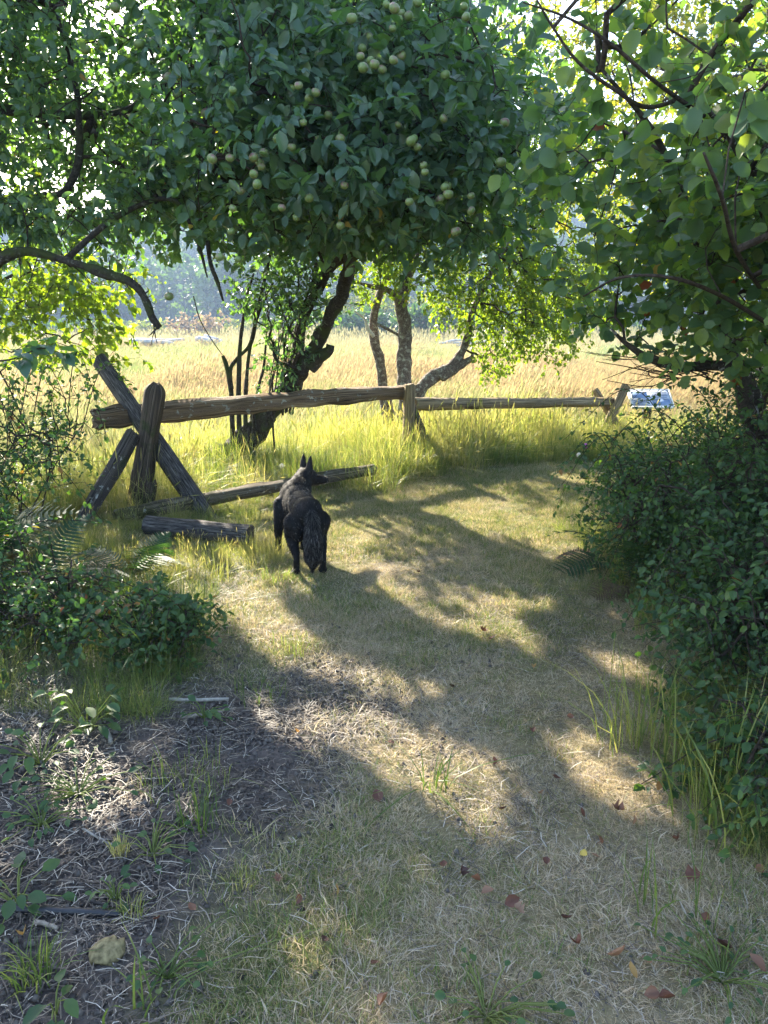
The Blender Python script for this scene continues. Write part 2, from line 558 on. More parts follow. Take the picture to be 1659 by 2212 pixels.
m, nt = mat_new('ground earth and turf')
L = nt.links
tc = N(nt, 'ShaderNodeTexCoord')
ac = N(nt, 'ShaderNodeAttribute', attribute_name='cover')
ad_ = N(nt, 'ShaderNodeAttribute', attribute_name='dry')
am = N(nt, 'ShaderNodeAttribute', attribute_name='meadow')
n1 = N(nt, 'ShaderNodeTexNoise', i_Scale=9.0, i_Detail=8.0, i_Roughness=0.7)
n2 = N(nt, 'ShaderNodeTexNoise', i_Scale=55.0, i_Detail=5.0, i_Roughness=0.7)
n3 = N(nt, 'ShaderNodeTexNoise', i_Scale=0.35, i_Detail=5.0)
for n_ in (n1, n2, n3):
    L.new(tc.outputs['Object'], n_.inputs['Vector'])
dirt = ramp(nt, [(0.3, (0.060, 0.050, 0.046)), (0.55, (0.105, 0.088, 0.080)), (0.75, (0.165, 0.14, 0.125))], n1.outputs['Fac'])
turf = ramp(nt, [(0.3, (0.14, 0.11, 0.065)), (0.55, (0.27, 0.22, 0.13)), (0.75, (0.40, 0.33, 0.21))], n2.outputs['Fac'])
turfg = ramp(nt, [(0.3, (0.08, 0.085, 0.035)), (0.7, (0.19, 0.19, 0.08))], n2.outputs['Fac'])
mead = ramp(nt, [(0.3, (0.17, 0.18, 0.08)), (0.5, (0.32, 0.28, 0.15)), (0.7, (0.36, 0.27, 0.19))], n3.outputs['Fac'])
x1 = N(nt, 'ShaderNodeMixRGB')
L.new(ad_.outputs['Fac'], x1.inputs[0]); L.new(turfg.outputs[0], x1.inputs[1]); L.new(turf.outputs[0], x1.inputs[2])
x2 = N(nt, 'ShaderNodeMixRGB')
L.new(ac.outputs['Fac'], x2.inputs[0]); L.new(dirt.outputs[0], x2.inputs[1]); L.new(x1.outputs[0], x2.inputs[2])
x3 = N(nt, 'ShaderNodeMixRGB')
L.new(am.outputs['Fac'], x3.inputs[0]); L.new(x2.outputs[0], x3.inputs[1]); L.new(mead.outputs[0], x3.inputs[2])
pb = N(nt, 'ShaderNodeBsdfPrincipled', i_Roughness=0.95)
pb.inputs['Specular IOR Level'].default_value = 0.1
L.new(x3.outputs[0], pb.inputs['Base Color'])
bp = N(nt, 'ShaderNodeBump', i_Strength=0.8, i_Distance=0.02)
add = N(nt, 'ShaderNodeMath', operation='ADD')
L.new(n1.outputs['Fac'], add.inputs[0]); L.new(n2.outputs['Fac'], add.inputs[1])
L.new(add.outputs[0], bp.inputs['Height']); L.new(bp.outputs[0], pb.inputs['Normal'])
out = N(nt, 'ShaderNodeOutputMaterial')
L.new(pb.outputs[0], out.inputs[0])
g = link('ground', mesh('ground', np.c_[GX.ravel(), GY.ravel(), GZ.ravel()], q, m, True,
                        {'cover': cov, 'dry': dry, 'meadow': np.clip((GY.ravel() - 10) / 3, 0, 1)}))
tag(g, kind='structure')

# far hill
hx = np.linspace(-260, 260, 80)
hy = np.linspace(130, 400, 40)
HX, HY = np.meshgrid(hx, hy)
def hill_z(x, y):
    t = np.clip((y - 130) / 150, 0, 1)
    return -1.0 + 32 * t * t * (3 - 2 * t) * (0.75 + 0.5 * fbm(np.c_[np.ravel(x) * 0.012, np.ravel(y) * 0.012], 31, 3).reshape(np.shape(x)))
HZ = hill_z(HX, HY)
i = np.arange(39)[:, None] * 80
j = np.arange(79)[None, :]
q = np.stack([i + j, i + j + 1, i + 80 + j + 1, i + 80 + j], -1).reshape(-1, 4)
tag(link('hill', mesh('hill', np.c_[HX.ravel(), HY.ravel(), HZ.ravel()], q, plain_mat('wooded hill floor', (0.06, 0.075, 0.035), 0.95, 0.4, 0.2))), kind='structure')

# ------------------------------------------------------------------ scattering (stuff only)
def scatter(name, sources, P, rot, scl, idx, kind='stuff'):
    col = bpy.data.collections.new(name + ' pieces')
    for k, me in enumerate(sources):
        col.objects.link(bpy.data.objects.new('%s_piece_%02d' % (name, k), me))
    me = bpy.data.meshes.new(name)
    me.vertices.add(len(P))
    me.vertices.foreach_set('co', np.asarray(P, np.float32).ravel())
    a = me.attributes.new('rot', 'FLOAT_VECTOR', 'POINT'); a.data.foreach_set('vector', np.asarray(rot, np.float32).ravel())
    a = me.attributes.new('scl', 'FLOAT_VECTOR', 'POINT'); a.data.foreach_set('vector', np.asarray(scl, np.float32).ravel())
    a = me.attributes.new('idx', 'INT', 'POINT'); a.data.foreach_set('value', np.asarray(idx, np.int32))
    ng = bpy.data.node_groups.new(name + ' scatter', 'GeometryNodeTree')
    ng.interface.new_socket('Geometry', in_out='INPUT', socket_type='NodeSocketGeometry')
    ng.interface.new_socket('Geometry', in_out='OUTPUT', socket_type='NodeSocketGeometry')
    n = ng.nodes
    gi, go = n.new('NodeGroupInput'), n.new('NodeGroupOutput')
    ci = n.new('GeometryNodeCollectionInfo')
    ci.inputs['Collection'].default_value = col
    ci.inputs['Separate Children'].default_value = True
    ci.inputs['Reset Children'].default_value = True
    ip = n.new('GeometryNodeInstanceOnPoints')
    ip.inputs['Pick Instance'].default_value = True
    for key, dt, sock in (('rot', 'FLOAT_VECTOR', 'Rotation'), ('scl', 'FLOAT_VECTOR', 'Scale'), ('idx', 'INT', 'Instance Index')):
        na = n.new('GeometryNodeInputNamedAttribute')
        na.data_type = dt
        na.inputs['Name'].default_value = key
        ng.links.new([s for s in na.outputs if s.enabled and s.name == 'Attribute'][0], ip.inputs[sock])
    ng.links.new(gi.outputs[0], ip.inputs['Points'])
    ng.links.new(ci.outputs[0], ip.inputs['Instance'])
    ng.links.new(ip.outputs[0], go.inputs[0])
    o = link(name, me)
    md = o.modifiers.new('scatter', 'NODES')
    md.node_group = ng
    tag(o, kind=kind)
    return o


def blades(n, rad, h, w, lean, rnd, seed, segs=2, droop=0.5, wind=(0, 0), spread_pow=0.5, headfrac=0.0, flat=0.0):
    """a clump of grass blades; rnd=(lo,hi) colour range"""
    r = np.random.default_rng(seed)
    a = r.uniform(0, 2 * np.pi, n)
    d = rad * r.uniform(0, 1, n) ** spread_pow
    B = np.c_[np.cos(a) * d, np.sin(a) * d, np.full(n, -0.01)]
    la = a + r.normal(0, 1.2, n)
    H = h * r.uniform(0.45, 1.0, n)
    ln = np.abs(r.normal(0, lean, n)) + flat * r.uniform(0, 1, n)
    D = np.c_[np.cos(la) * ln + wind[0], np.sin(la) * ln + wind[1]]
    face = r.uniform(0, 2 * np.pi, n)
    S = np.c_[np.cos(face), np.sin(face), np.zeros(n)]
    W = w * r.uniform(0.6, 1.25, n)
    V, Fq, Ft, A = [], [], [], []
    rn = r.uniform(rnd[0], rnd[1], n)
    rows = segs + 1
    nv = rows * 2 - 1
    out = np.zeros((n, nv, 3))
    for k in range(rows):
        t = k / segs
        bend = t * (1 - droop) + droop * t * t
        c = B + np.c_[D * (H * bend)[:, None], H * (t - 0.35 * droop * t * t * np.clip(ln * 1.6, 0, 2))]
        if k < segs:
            ww = (W * (1 - 0.45 * t))[:, None]
            out[:, 2 * k] = c - S * ww / 2
            out[:, 2 * k + 1] = c + S * ww / 2
        else:
            out[:, 2 * k] = c
    base = (np.arange(n) * nv)[:, None]
    quads = np.vstack([np.hstack([base + 2 * k, base + 2 * k + 1, base + 2 * k + 3, base + 2 * k + 2]) for k in range(segs - 1)]) if segs > 1 else np.zeros((0, 4), int)
    k = 2 * (segs - 1)
    tris = np.hstack([base + k, base + k + 1, base + k + 2])
    V = out.reshape(-1, 3)
    rn_v = np.repeat(rn, nv)
    if headfrac:
        hn = int(n * headfrac)
        tip = out[:hn, nv - 1]
        dirv = norm(out[:hn, nv - 1] - out[:hn, 0] + np.c_[D[:hn] * 0.6, np.zeros(hn)])
        hl = h * 0.16
        hv = np.zeros((hn, 8, 3))
        for s in range(2):
            sv = S[:hn] if s == 0 else np.cross(dirv, S[:hn])
            hv[:, 4 * s] = tip - dirv * hl * 0.3
            hv[:, 4 * s + 1] = tip + dirv * hl * 0.3 + sv * w * 1.4
            hv[:, 4 * s + 2] = tip + dirv * hl
            hv[:, 4 * s + 3] = tip + dirv * hl * 0.3 - sv * w * 1.4
        hb = len(V) + (np.arange(hn * 2) * 4)[:, None]
        hq = np.hstack([hb, hb + 1, hb + 2, hb + 3])
        V = np.vstack([V, hv.reshape(-1, 3)])
        quads = np.vstack([quads, hq])
        rn_v = np.r_[rn_v, np.clip(np.repeat(rn[:hn], 8) + 0.12, 0, 1)]
    f = ([quads] if len(quads) else []) + [tris]
    return V, f, rn_v


def clump(name, mat, *a, **k):
    V, f, rn = blades(*a, **k)
    return mesh(name, V, f, mat, True, {'rnd': rn})


def inframe(x, y, z=0.0, pad=120):
    px, py, dep = project(np.c_[x, y, np.broadcast_to(z, np.shape(x))])
    return (dep > 0.2) & (px > -pad) & (px < 1659 + pad) & (py < 2212 + pad * 2)


# mown path grass: dry / mixed / green clumps
lawn_src = []
for k in range(3):
    lawn_src.append(clump('dry_sward', M['grass_lawn'], 190, 0.11, 0.042, 0.0024, 0.9, (0.34, 1.0), 100 + k, droop=0.6, flat=1.3, spread_pow=0.6))
for k in range(3):
    lawn_src.append(clump('mixed_sward', M['grass_lawn'], 180, 0.11, 0.048, 0.0024, 0.7, (0.12, 0.95), 110 + k, droop=0.5, flat=0.6, spread_pow=0.6))
for k in range(3):
    lawn_src.append(clump('green_sward', M['grass_lawn'], 130, 0.10, 0.058, 0.0028, 0.55, (0.0, 0.62), 120 + k, droop=0.5, flat=0.3, spread_pow=0.6))
NL = 16000
lx, ly = rng.uniform(-4.0, 4.5, NL), 1.0 + 8.0 * rng.uniform(0, 1, NL) ** 1.15
cov, dry = lawn_zone(lx, ly)
keep = inframe(lx, ly) & (rng.uniform(0, 1, NL) < cov * 1.1 + 0.03) & (lx < 1.5 + 0.25 * np.clip(ly - 4.5, 0, 3)) & (lx > -1.3 - 0.15 * ly)
keep &= ~((lx < -0.4 - 0.1 * ly) & (rng.uniform(0, 1, NL) < 0.6))
lx, ly, dry = lx[keep], ly[keep], dry[keep]
n = len(lx)
kind = np.where(rng.uniform(0, 1, n) < dry, 0, np.where(rng.uniform(0, 1, n) < 0.5, 1, 2))
scatter('path_grass', lawn_src, np.c_[lx, ly, gz(lx, ly)], np.c_[rng.normal(0, 0.08, n), rng.normal(0, 0.08, n), rng.uniform(0, 6.28, n)],
        np.repeat((rng.uniform(0.65, 1.2, n) * (0.55 + 0.95 * fbm(np.c_[lx * 2.6, ly * 2.6], 88, 3)))[:, None], 3, 1), kind * 3 + rng.integers(0, 3, n))

# straw and twig litter on the bare earth
def litter(n, rad, seed, lmax=0.085, w=0.0022):
    r = np.random.default_rng(seed)
    a = r.uniform(0, 6.28, n)
    c = np.c_[r.uniform(-rad, rad, n), r.uniform(-rad, rad, n), r.uniform(0.002, 0.014, n)]
    l = lmax * r.uniform(0.15, 1, n) ** 1.6
    a = np.where(r.uniform(0, 1, n) < 0.6, r.normal(0.6, 0.5, n), a)
    d = np.c_[np.cos(a), np.sin(a), r.normal(0, 0.08, n)] * l[:, None] / 2
    kink = np.c_[-np.sin(a), np.cos(a), np.zeros(n)] * (l * r.normal(0, 0.10, n))[:, None]
    s = np.c_[-np.sin(a), np.cos(a), np.zeros(n)] * (w * r.uniform(0.5, 1.3, n))[:, None] / 2
    up = np.array([0, 0, 0.0025])
    V = np.stack([c - d - s, c - d + s, c + up + kink + s, c + up + kink - s, c + d + s, c + d - s], 1).reshape(-1, 3)
    b = (np.arange(n) * 6)[:, None]
    q = np.vstack([np.hstack([b, b + 1, b + 2, b + 3]), np.hstack([b + 3, b + 2, b + 4, b + 5])])
    return mesh('straw_bits', V, q, M['straw'], False, {'rnd': np.repeat(r.uniform(0, 1, n), 6)})

lit = [litter(60, 0.16, 200 + k) for k in range(4)]
n = 2600
lx, ly = rng.uniform(-2.6, 1.6, n), 1.0 + 4.2 * rng.uniform(0, 1, n) ** 1.2
cov, dry = lawn_zone(lx, ly)
keep = inframe(lx, ly) & (rng.uniform(0, 1, n) < 0.16 + (1 - cov) * 0.30 + 1.2 * np.clip(fbm(np.c_[lx * 2.2, ly * 2.2], 55, 2) - 0.55, 0, 1))
lx, ly = lx[keep], ly[keep]
n = len(lx)
scatter('straw_litter', lit, np.c_[lx, ly, gz(lx, ly) + 0.004], np.c_[np.zeros(n), np.zeros(n), rng.uniform(0, 6.28, n)], np.repeat(rng.uniform(0.7, 1.2, n)[:, None], 3, 1), rng.integers(0, 4, n))

# crumbs of earth and grit on the bare patch
def crumb(seed):
    r = np.random.default_rng(seed)
    V, f = [], []
    for k in range(26):
        c = np.array([r.uniform(-.13, .13), r.uniform(-.13, .13), 0.0])
        s_ = 0.0035 + 0.010 * r.uniform(0, 1) ** 3
        o_ = np.array([[1, 0, 0], [-1, 0, 0], [0, 1, 0], [0, -1, 0], [0, 0, 1], [0, 0, -0.5]]) * r.uniform(0.6, 1.2, (6, 3)) * s_
        b = 6 * k
        V.append(o_ + c + [0, 0, s_ * 0.3])
        f += [(b + 4, b, b + 2), (b + 4, b + 2, b + 1), (b + 4, b + 1, b + 3), (b + 4, b + 3, b), (b + 5, b + 2, b), (b + 5, b + 1, b + 2), (b + 5, b + 3, b + 1), (b + 5, b, b + 3)]
    return mesh('crumb', np.vstack(V), np.array(f), M_crumb, False)
M_crumb = plain_mat('earth crumb', (0.10, 0.085, 0.075), 0.95, 0.6, 25.0, 0.1)
n = 2600
lx, ly = rng.uniform(-2.6, 0.6, n), rng.uniform(1.0, 3.8, n)
cov, dry = lawn_zone(lx, ly)
keep = inframe(lx, ly) & (rng.uniform(0, 1, n) < (1 - cov) + 0.05)
lx, ly = lx[keep], ly[keep]
n = len(lx)
scatter('soil_crumbs', [crumb(k) for k in range(4)], np.c_[lx, ly, gz(lx, ly)], np.c_[np.zeros(n), np.zeros(n), rng.uniform(0, 6.28, n)], np.repeat(rng.uniform(0.6, 1.2, n)[:, None], 3, 1), rng.integers(0, 4, n))

# meadow beyond the fence
WIND = (0.22, -0.05)
mead_src = []
for k in range(4):
    mead_src.append(clump('meadow_clump', M['grass_meadow'], 150, 0.34, 0.62, 0.007, 0.28, (0.15, 0.75), 300 + k, segs=3, droop=0.8, wind=WIND, headfrac=0.12))
for k in range(3):
    mead_src.append(clump('brown_clump', M['grass_meadow'], 130, 0.34, 0.68, 0.006, 0.25, (0.6, 1.0), 310 + k, segs=3, droop=0.8, wind=WIND, headfrac=0.4))
for k in range(3):
    mead_src.append(clump('green_clump', M['grass_meadow'], 150, 0.30, 0.50, 0.008, 0.35, (0.0, 0.4), 320 + k, segs=3, droop=0.8, wind=WIND))
P_, S_, K_ = [], [], []
for y0, y1, n, sc in ((8.9, 14, 2300, 0.85), (14, 24, 3200, 1.0), (24, 42, 3000, 1.35), (42, 75, 2500, 1.8)):
    y = np.sqrt(rng.uniform(y0 * y0, y1 * y1, n))
    x = rng.uniform(-0.66, 0.66, n) * y
    zone = fbm(np.c_[x * 0.16, y * 0.16], 41, 3) + rng.normal(0, 0.07, n)
    brown = fbm(np.c_[x * 0.12 + 9, y * 0.10], 47, 3) + 0.10 * np.clip(x / 6, -1, 1) * (y < 25) + rng.normal(0, 0.08, n)
    k = np.where(zone > 0.56, 7 + rng.integers(0, 3, n), np.where(brown > 0.57, 4 + rng.integers(0, 3, n), rng.integers(0, 4, n)))
    s = sc * rng.uniform(0.6, 1.15, n) * (0.65 + 0.7 * fbm(np.c_[x * 0.5 + 3, y * 0.35], 48, 2)) * np.clip(0.45 + (y - 8.9) / 6, 0.45, 1)
    P_.append(np.c_[x, y, gz(x, y) - 0.02]); K_.append(k)
    S_.append(np.c_[s, s, s * (1.0 if sc < 1.1 else (0.8 if sc < 1.5 else 0.55))])
P_, S_, K_ = np.vstack(P_), np.vstack(S_), np.concatenate(K_)
n = len(P_)
scatter('meadow_grass', mead_src, P_, np.c_[np.zeros(n), np.zeros(n), rng.uniform(-0.8, 0.8, n)], S_, K_)

# long green grass along the fence line and the edges of the path
verge_src = [clump('verge_clump', M['grass_green'], 170, 0.20, 0.50, 0.0044, 0.85, (0.05, 0.85), 400 + k, segs=3, droop=0.95) for k in range(4)]
verge_src += [clump('verge_clump_dry', M['grass_green'], 140, 0.20, 0.56, 0.0038, 0.8, (0.5, 1.0), 410 + k, segs=3, droop=0.95, headfrac=0.15) for k in range(2)]
P_, S_, K_ = [], [], []
def verge(n, xr, yr, s0, s1, f):
    x, y = rng.uniform(*xr, n), rng.uniform(*yr, n)
    k = f(x, y) & inframe(x, y) & ~((np.abs(x + 1.75) < 0.6) & (y > 6.8) & (y < 8.2) & (rng.uniform(0, 1, n) < 0.75)) & ~((x > 2.2) & (y > 8.6) & (rng.uniform(0, 1, n) < 0.6))
    x, y = x[k], y[k]
    s = rng.uniform(s0, s1, len(x)) * (0.6 + 0.75 * fbm(np.c_[x * 1.8 + 5, y * 1.8], 67, 2))
    P_.append(np.c_[x, y, gz(x, y) - 0.015]); S_.append(np.repeat(s[:, None], 3, 1)); K_.append(np.where(fbm(np.c_[x * 1.3, y * 1.3], 66, 2) + rng.normal(0, 0.1, len(x)) > 0.56, 4 + rng.integers(0, 2, len(x)), rng.integers(0, 4, len(x))))
fence_y = lambda x: np.where(x < 0.3, 6.2 + (x + 2.1) * 0.78, 8.05 + (x - 0.3) * 0.6)
verge(1500, (-4.5, 5), (5.6, 10.5), 0.6, 1.15, lambda x, y: (y > fence_y(x) - 0.25 - 0.45 * (x > 0)) & (y < fence_y(x) + 2.2))
verge(330, (-0.2, 3.5), (7.2, 9.5), 0.5, 0.95, lambda x, y: (y > 7.75 + 0.32 * (x - .3)) & (y < 9.2 + 0.4 * x))
verge(150, (-2.6, -0.55), (3.6, 7.0), 0.25, 0.42, lambda x, y: (x < -0.75 - 0.03 * y + 0.1 * np.sin(y * 4)))
verge(70, (0.85, 1.5), (1.3, 2.9), 0.25, 0.6, lambda x, y: x > 0.92 + 0.06 * y)
verge(150, (-2.2, -0.6), (2.5, 4.2), 0.25, 0.6, lambda x, y: (x < -0.8 - 0.1 * (y - 2.5)) & (y > 2.7))
verge(60, (-2.0, -0.65), (4.6, 5.05), 0.22, 0.36, lambda x, y: x < 9)
verge(45, (-1.9, -0.4), (5.5, 6.5), 0.22, 0.34, lambda x, y: x < 9)
verge(170, (0.95, 2.6), (1.6, 5.5), 0.3, 0.75, lambda x, y: (x > 1.10 + 0.12 * np.sin(y * 3) + 0.05 * y))
P_, S_, K_ = np.vstack(P_), np.vstack(S_), np.concatenate(K_)
n = len(P_)
scatter('verge_grass', verge_src, P_, np.c_[np.zeros(n), np.zeros(n), rng.uniform(0, 6.28, n)], S_, K_)

# ------------------------------------------------------------------ leaves and trees
def leaf_template(kind, rnd, seed=0):
    r = np.random.default_rng(seed)
    if kind == 'ovate':      # pointed oval, apple
        t = np.array([0.0, 0.22, 0.5, 0.78, 1.0]); w = np.array([0.0, 0.25, 0.31, 0.20, 0.0])
    elif kind == 'round':
        t = np.array([0.0, 0.12, 0.4, 0.72, 0.93, 1.0]); w = np.array([0.0, 0.24, 0.40, 0.37, 0.17, 0.0])
    elif kind == 'lobed':
        t = np.array([0.0, 0.25, 0.38, 0.55, 0.66, 1.0]); w = np.array([0.0, 0.36, 0.18, 0.40, 0.16, 0.0])
    else:                    # narrow
        t = np.array([0.0, 0.35, 0.7, 1.0]); w = np.array([0.0, 0.16, 0.13, 0.0])
    fold, curl = r.uniform(0.15, 0.6), r.uniform(-0.08, 0.45)
    V, q, tr = [], [], []
    m_ = len(t)
    for a, b in zip(t, w):
        z = -curl * a * a + 0.015 * math.sin(a * 7 + seed)
        V.append((0, a, z))
    for a, b in zip(t[1:-1], w[1:-1]):
        z = -curl * a * a
        wob = r.uniform(-0.04, 0.04)
        V.append((-b, a + 0.03, z + b * fold + wob)); V.append((b, a + 0.03, z + b * fold - wob))
    L_ = lambda k: m_ + 2 * (k - 1)
    Rr = lambda k: m_ + 2 * (k - 1) + 1
    tr += [(0, 1, L_(1)), (0, Rr(1), 1)]
    for k in range(1, m_ - 2):
        q += [(k, k + 1, L_(k + 1), L_(k)), (k, Rr(k), Rr(k + 1), k + 1)]
    k = m_ - 2
    tr += [(k, m_ - 1, L_(k)), (k, Rr(k), m_ - 1)]
    return np.array(V, float), np.array(q, int).reshape(-1, 4), np.array(tr, int)


def leaf_lite(kind, seed=0):
    """folded six point leaf for the many small ones"""
    r = np.random.default_rng(seed)
    (t1, w1), (t2, w2) = {'ovate': ((0.28, 0.28), (0.68, 0.25)), 'round': ((0.2, 0.34), (0.75, 0.36)), 'lobed': ((0.32, 0.38), (0.62, 0.30))}[kind]
    fold, curl = r.uniform(0.15, 0.6), r.uniform(-0.08, 0.45)
    V = [(0, 0, 0)] + [(s_ * w, t, -curl * t * t + w * fold + r.uniform(-.03, .03)) for s_ in (-1, 1) for t, w in ((t1, w1), (t2, w2))] + [(0, 1, -curl)]
    return np.array(V, float), np.array([(0, 5, 2, 1), (0, 3, 4, 5)]), np.zeros((0, 3), int)


def leaf_basis(D, up):
    y = norm(D)
    z = norm(up - y * np.sum(up * y, 1, keepdims=True))
    x = np.cross(y, z)
    return np.stack([x, y, z], -1)          # columns


def leaves_to(root, kind, mat, P, B, S, rnd, n_single=300, seed=0, bulk='foliage', min_px=9.0):
    """the nearest n_single leaves as parts of their own, the rest as one foliage part"""
    P, B, S, rnd = map(np.asarray, (P, B, S, rnd))
    px, py, dep = project(P)
    ok = (px > 5) & (px < 1654) & (py > 5) & (py < 2207) & (dep > 0.3)
    score = np.where(ok, S / np.maximum(dep, 0.3) * F, 0)
    order = np.argsort(-score)
    single = order[:n_single]
    single = single[score[single] > min_px]
    bulk_i = np.setdiff1d(np.arange(len(P)), single)
    tv = [leaf_template(kind, 0, seed + k) for k in range(6)]
    # bulk
    mb = MB()
    size_px = S / np.maximum(dep, 0.3) * F
    pick = np.arange(len(bulk_i)) % 6 + np.where(ok[bulk_i] & (size_px[bulk_i] > 33), 0, 6)
    tl = [leaf_lite(kind, seed + 20 + k) for k in range(6)]
    for k in range(12):
        ii = bulk_i[pick == k]
        if not len(ii):
            continue
        V, q, t = (tv + tl)[k]
        W = np.einsum('nij,vj->nvi', B[ii], V) * S[ii][:, None, None] + P[ii][:, None, :]
        off = (np.arange(len(ii)) * len(V))[:, None, None]
        mb.add(W.reshape(-1, 3), (q[None] + off).reshape(-1, 4), (t[None] + off).reshape(-1, 3), rnd=np.repeat(rnd[ii], len(V)))
    if mb.n:
        mb.build(bulk, mat, root, kind='stuff')
    # singles, sharing 6 x 10 meshes
    cache = {}
    off = Vector(root.location)
    for i_ in single:
        k = int(i_) % 6
        b = min(int(rnd[i_] * 10), 9)
        if (k, b) not in cache:
            V, q, t = tv[k]
            cache[(k, b)] = mesh('leaf', V, [q, t], mat, True, {'rnd': np.full(len(V), b / 10 + 0.05 if b < 9 else rnd[i_])})
        o = bpy.data.objects.new('leaf', cache[(k, b)])
        COL.objects.link(o)
        o.parent = root
        s = float(S[i_])
        mtx = Matrix([[*(B[i_][r_] * s), float(P[i_][r_]) - off[r_]] for r_ in range(3)] + [[0, 0, 0, 1]])
        o.matrix_basis = mtx


def sample_hull(ells, n, r, gap=0.0, gfreq=1.2, seed=0, shell=0.45):
    w = np.array([e[3] * e[4] * e[5] for e in ells]); w = w ** 0.8; w /= w.sum()
    out = []
    tot = 0
    while tot < n:
        k = r.choice(len(ells), n, p=w)
        E = np.array([e[:6] for e in ells])[k]
        d = norm(r.normal(0, 1, (n, 3)))
        u = r.uniform(0, 1, n) ** shell
        p = E[:, :3] + d * u[:, None] * E[:, 3:6]
        if gap:
            p = p[fbm(p * gfreq, seed, 2) > gap]
        out.append(p)
        tot += len(p)
    return np.vstack(out)[:n]


def grow(seeds, A, root_pt, pen=0.25):
    """connect attractor points A to seed points: returns nodes, parent indices"""
    n0 = len(seeds)
    d0 = np.min(np.linalg.norm(A[:, None] - np.asarray(seeds)[None], axis=2), 1) if n0 * len(A) < 4e6 else np.linalg.norm(A - root_pt, axis=1)
    A = A[np.argsort(d0)]
    Np = np.zeros((n0 + len(A), 3))
    Np[:n0] = seeds
    par = np.full(n0 + len(A), -1)
    cost = np.zeros(n0 + len(A))
    for k, a in enumerate(A):
        m_ = n0 + k
        d = np.linalg.norm(Np[:m_] - a, axis=1)
        c = d + pen * cost[:m_]
        b = int(np.argmin(c))
        par[m_] = b
        cost[m_] = cost[b] + d[b]
        Np[m_] = a
    return Np, par, n0


def branch_mesh(mb, Np, par, n0, r_tip=0.003, expo=0.5, r_max=0.05, r=None, sides=5, sag=0.06):
    n = len(Np)
    load = np.ones(n)
    for k in range(n - 1, n0 - 1, -1):
        load[par[k]] += load[k]
    rad = np.minimum(r_tip * load ** expo, r_max)
    kids = {}
    for k in range(n0, n):
        kids.setdefault(par[k], []).append(k)
    done = set()
    stack = [(s, k) for s in range(n0) for k in kids.get(s, [])]
    while stack:
        p, k = stack.pop()
        ch = [p, k]
        while kids.get(ch[-1]):
            ks = sorted(kids[ch[-1]], key=lambda z: -load[z])
            stack += [(ch[-1], z) for z in ks[1:]]
            ch.append(ks[0])
        pts = [Np[ch[0]]]
        rr = [rad[ch[1]]]
        for a, b in zip(ch[:-1], ch[1:]):
            A_, B_ = Np[a], Np[b]
            l = np.linalg.norm(B_ - A_)
            mid = (A_ + B_) / 2 + r.normal(0, sag * l, 3) + np.array([0, 0, 0.05 * l])
            pts += [mid, B_]
            rr += [rad[b], rad[b]]
        rr[-1] *= 0.5
        mb.tube(np.array(pts), np.array(rr), sides, cap=False)


GAPS = []  # ground spots kept sunlit by clearing foliage along the sun's direction
def gap_line(p0, p1, w):
    a, b = gnd(*p0), gnd(*p1)
    n = max(2, int(np.linalg.norm(b - a) / 0.06))
    for t in np.linspace(0, 1, n):
        GAPS.append((*(a + (b - a) * t)[:2], w))
for a_, b_, w_ in (((830, 1105), (1240, 1150), 0.36), ((880, 1075), (1200, 1085), 0.45), ((900, 1050), (1220, 1050), 0.4), ((760, 1125), (860, 1110), 0.16), ((950, 1150), (1080, 1150), 0.16), ((1180, 1120), (1240, 1190), 0.2),
                   ((640, 1262), (730, 1285), 0.10), ((790, 1205), (890, 1232), 0.09), ((1000, 1310), (1110, 1345), 0.055), ((1080, 1370), (1150, 1400), 0.07), ((1130, 1320), (1190, 1330), 0.05),
                   ((680, 1432), (930, 1495), 0.06), ((610, 1565), (660, 1595), 0.05), ((720, 1550), (1060, 1715), 0.085), ((850, 1600), (1010, 1660), 0.10), ((1030, 1725), (1075, 1770), 0.05),
                   ((1240, 1605), (1400, 1740), 0.07), ((620, 1370), (650, 1420), 0.07), ((340, 1250), (350, 1290), 0.06), ((480, 1320), (540, 1340), 0.08), ((640, 2040), (700, 2060), 0.02),
                   ((180, 1690), (230, 1750), 0.06), ((1260, 1000), (1330, 1100), 0.3), ((1230, 1000), (1290, 1020), 0.3)):
    gap_line(a_, b_, w_)
GAPS = np.array(GAPS)
sdn = np.array(sun_dir)


def in_gap(P):
    """openings cut into the crowns so the sun falls on the path in set streaks"""
    g = P[:, :2] - sdn[None, :2] * (P[:, 2:3] / sdn[2])
    d = np.min((np.linalg.norm(g[:, None] - GAPS[None, :, :2], axis=2) - 0.07) / GAPS[None, :, 2], 1)
    u = g[:, 0] * 0.45 - g[:, 1] * 0.89
    v = g[:, 0] * 0.89 + g[:, 1] * 0.45
    st = fbm(np.c_[u * 1.3, v * 4.2], 78, 2)
    inpath = (g[:, 0] > -0.7 - 0.1 * g[:, 1]) & (g[:, 0] < 1.4) & (g[:, 1] > 2.2) & (g[:, 1] < 4.9)
    return (d < 0.85 + 0.75 * fbm(np.c_[g * 7.0], 77, 2)) | (inpath & (st > 0.625))


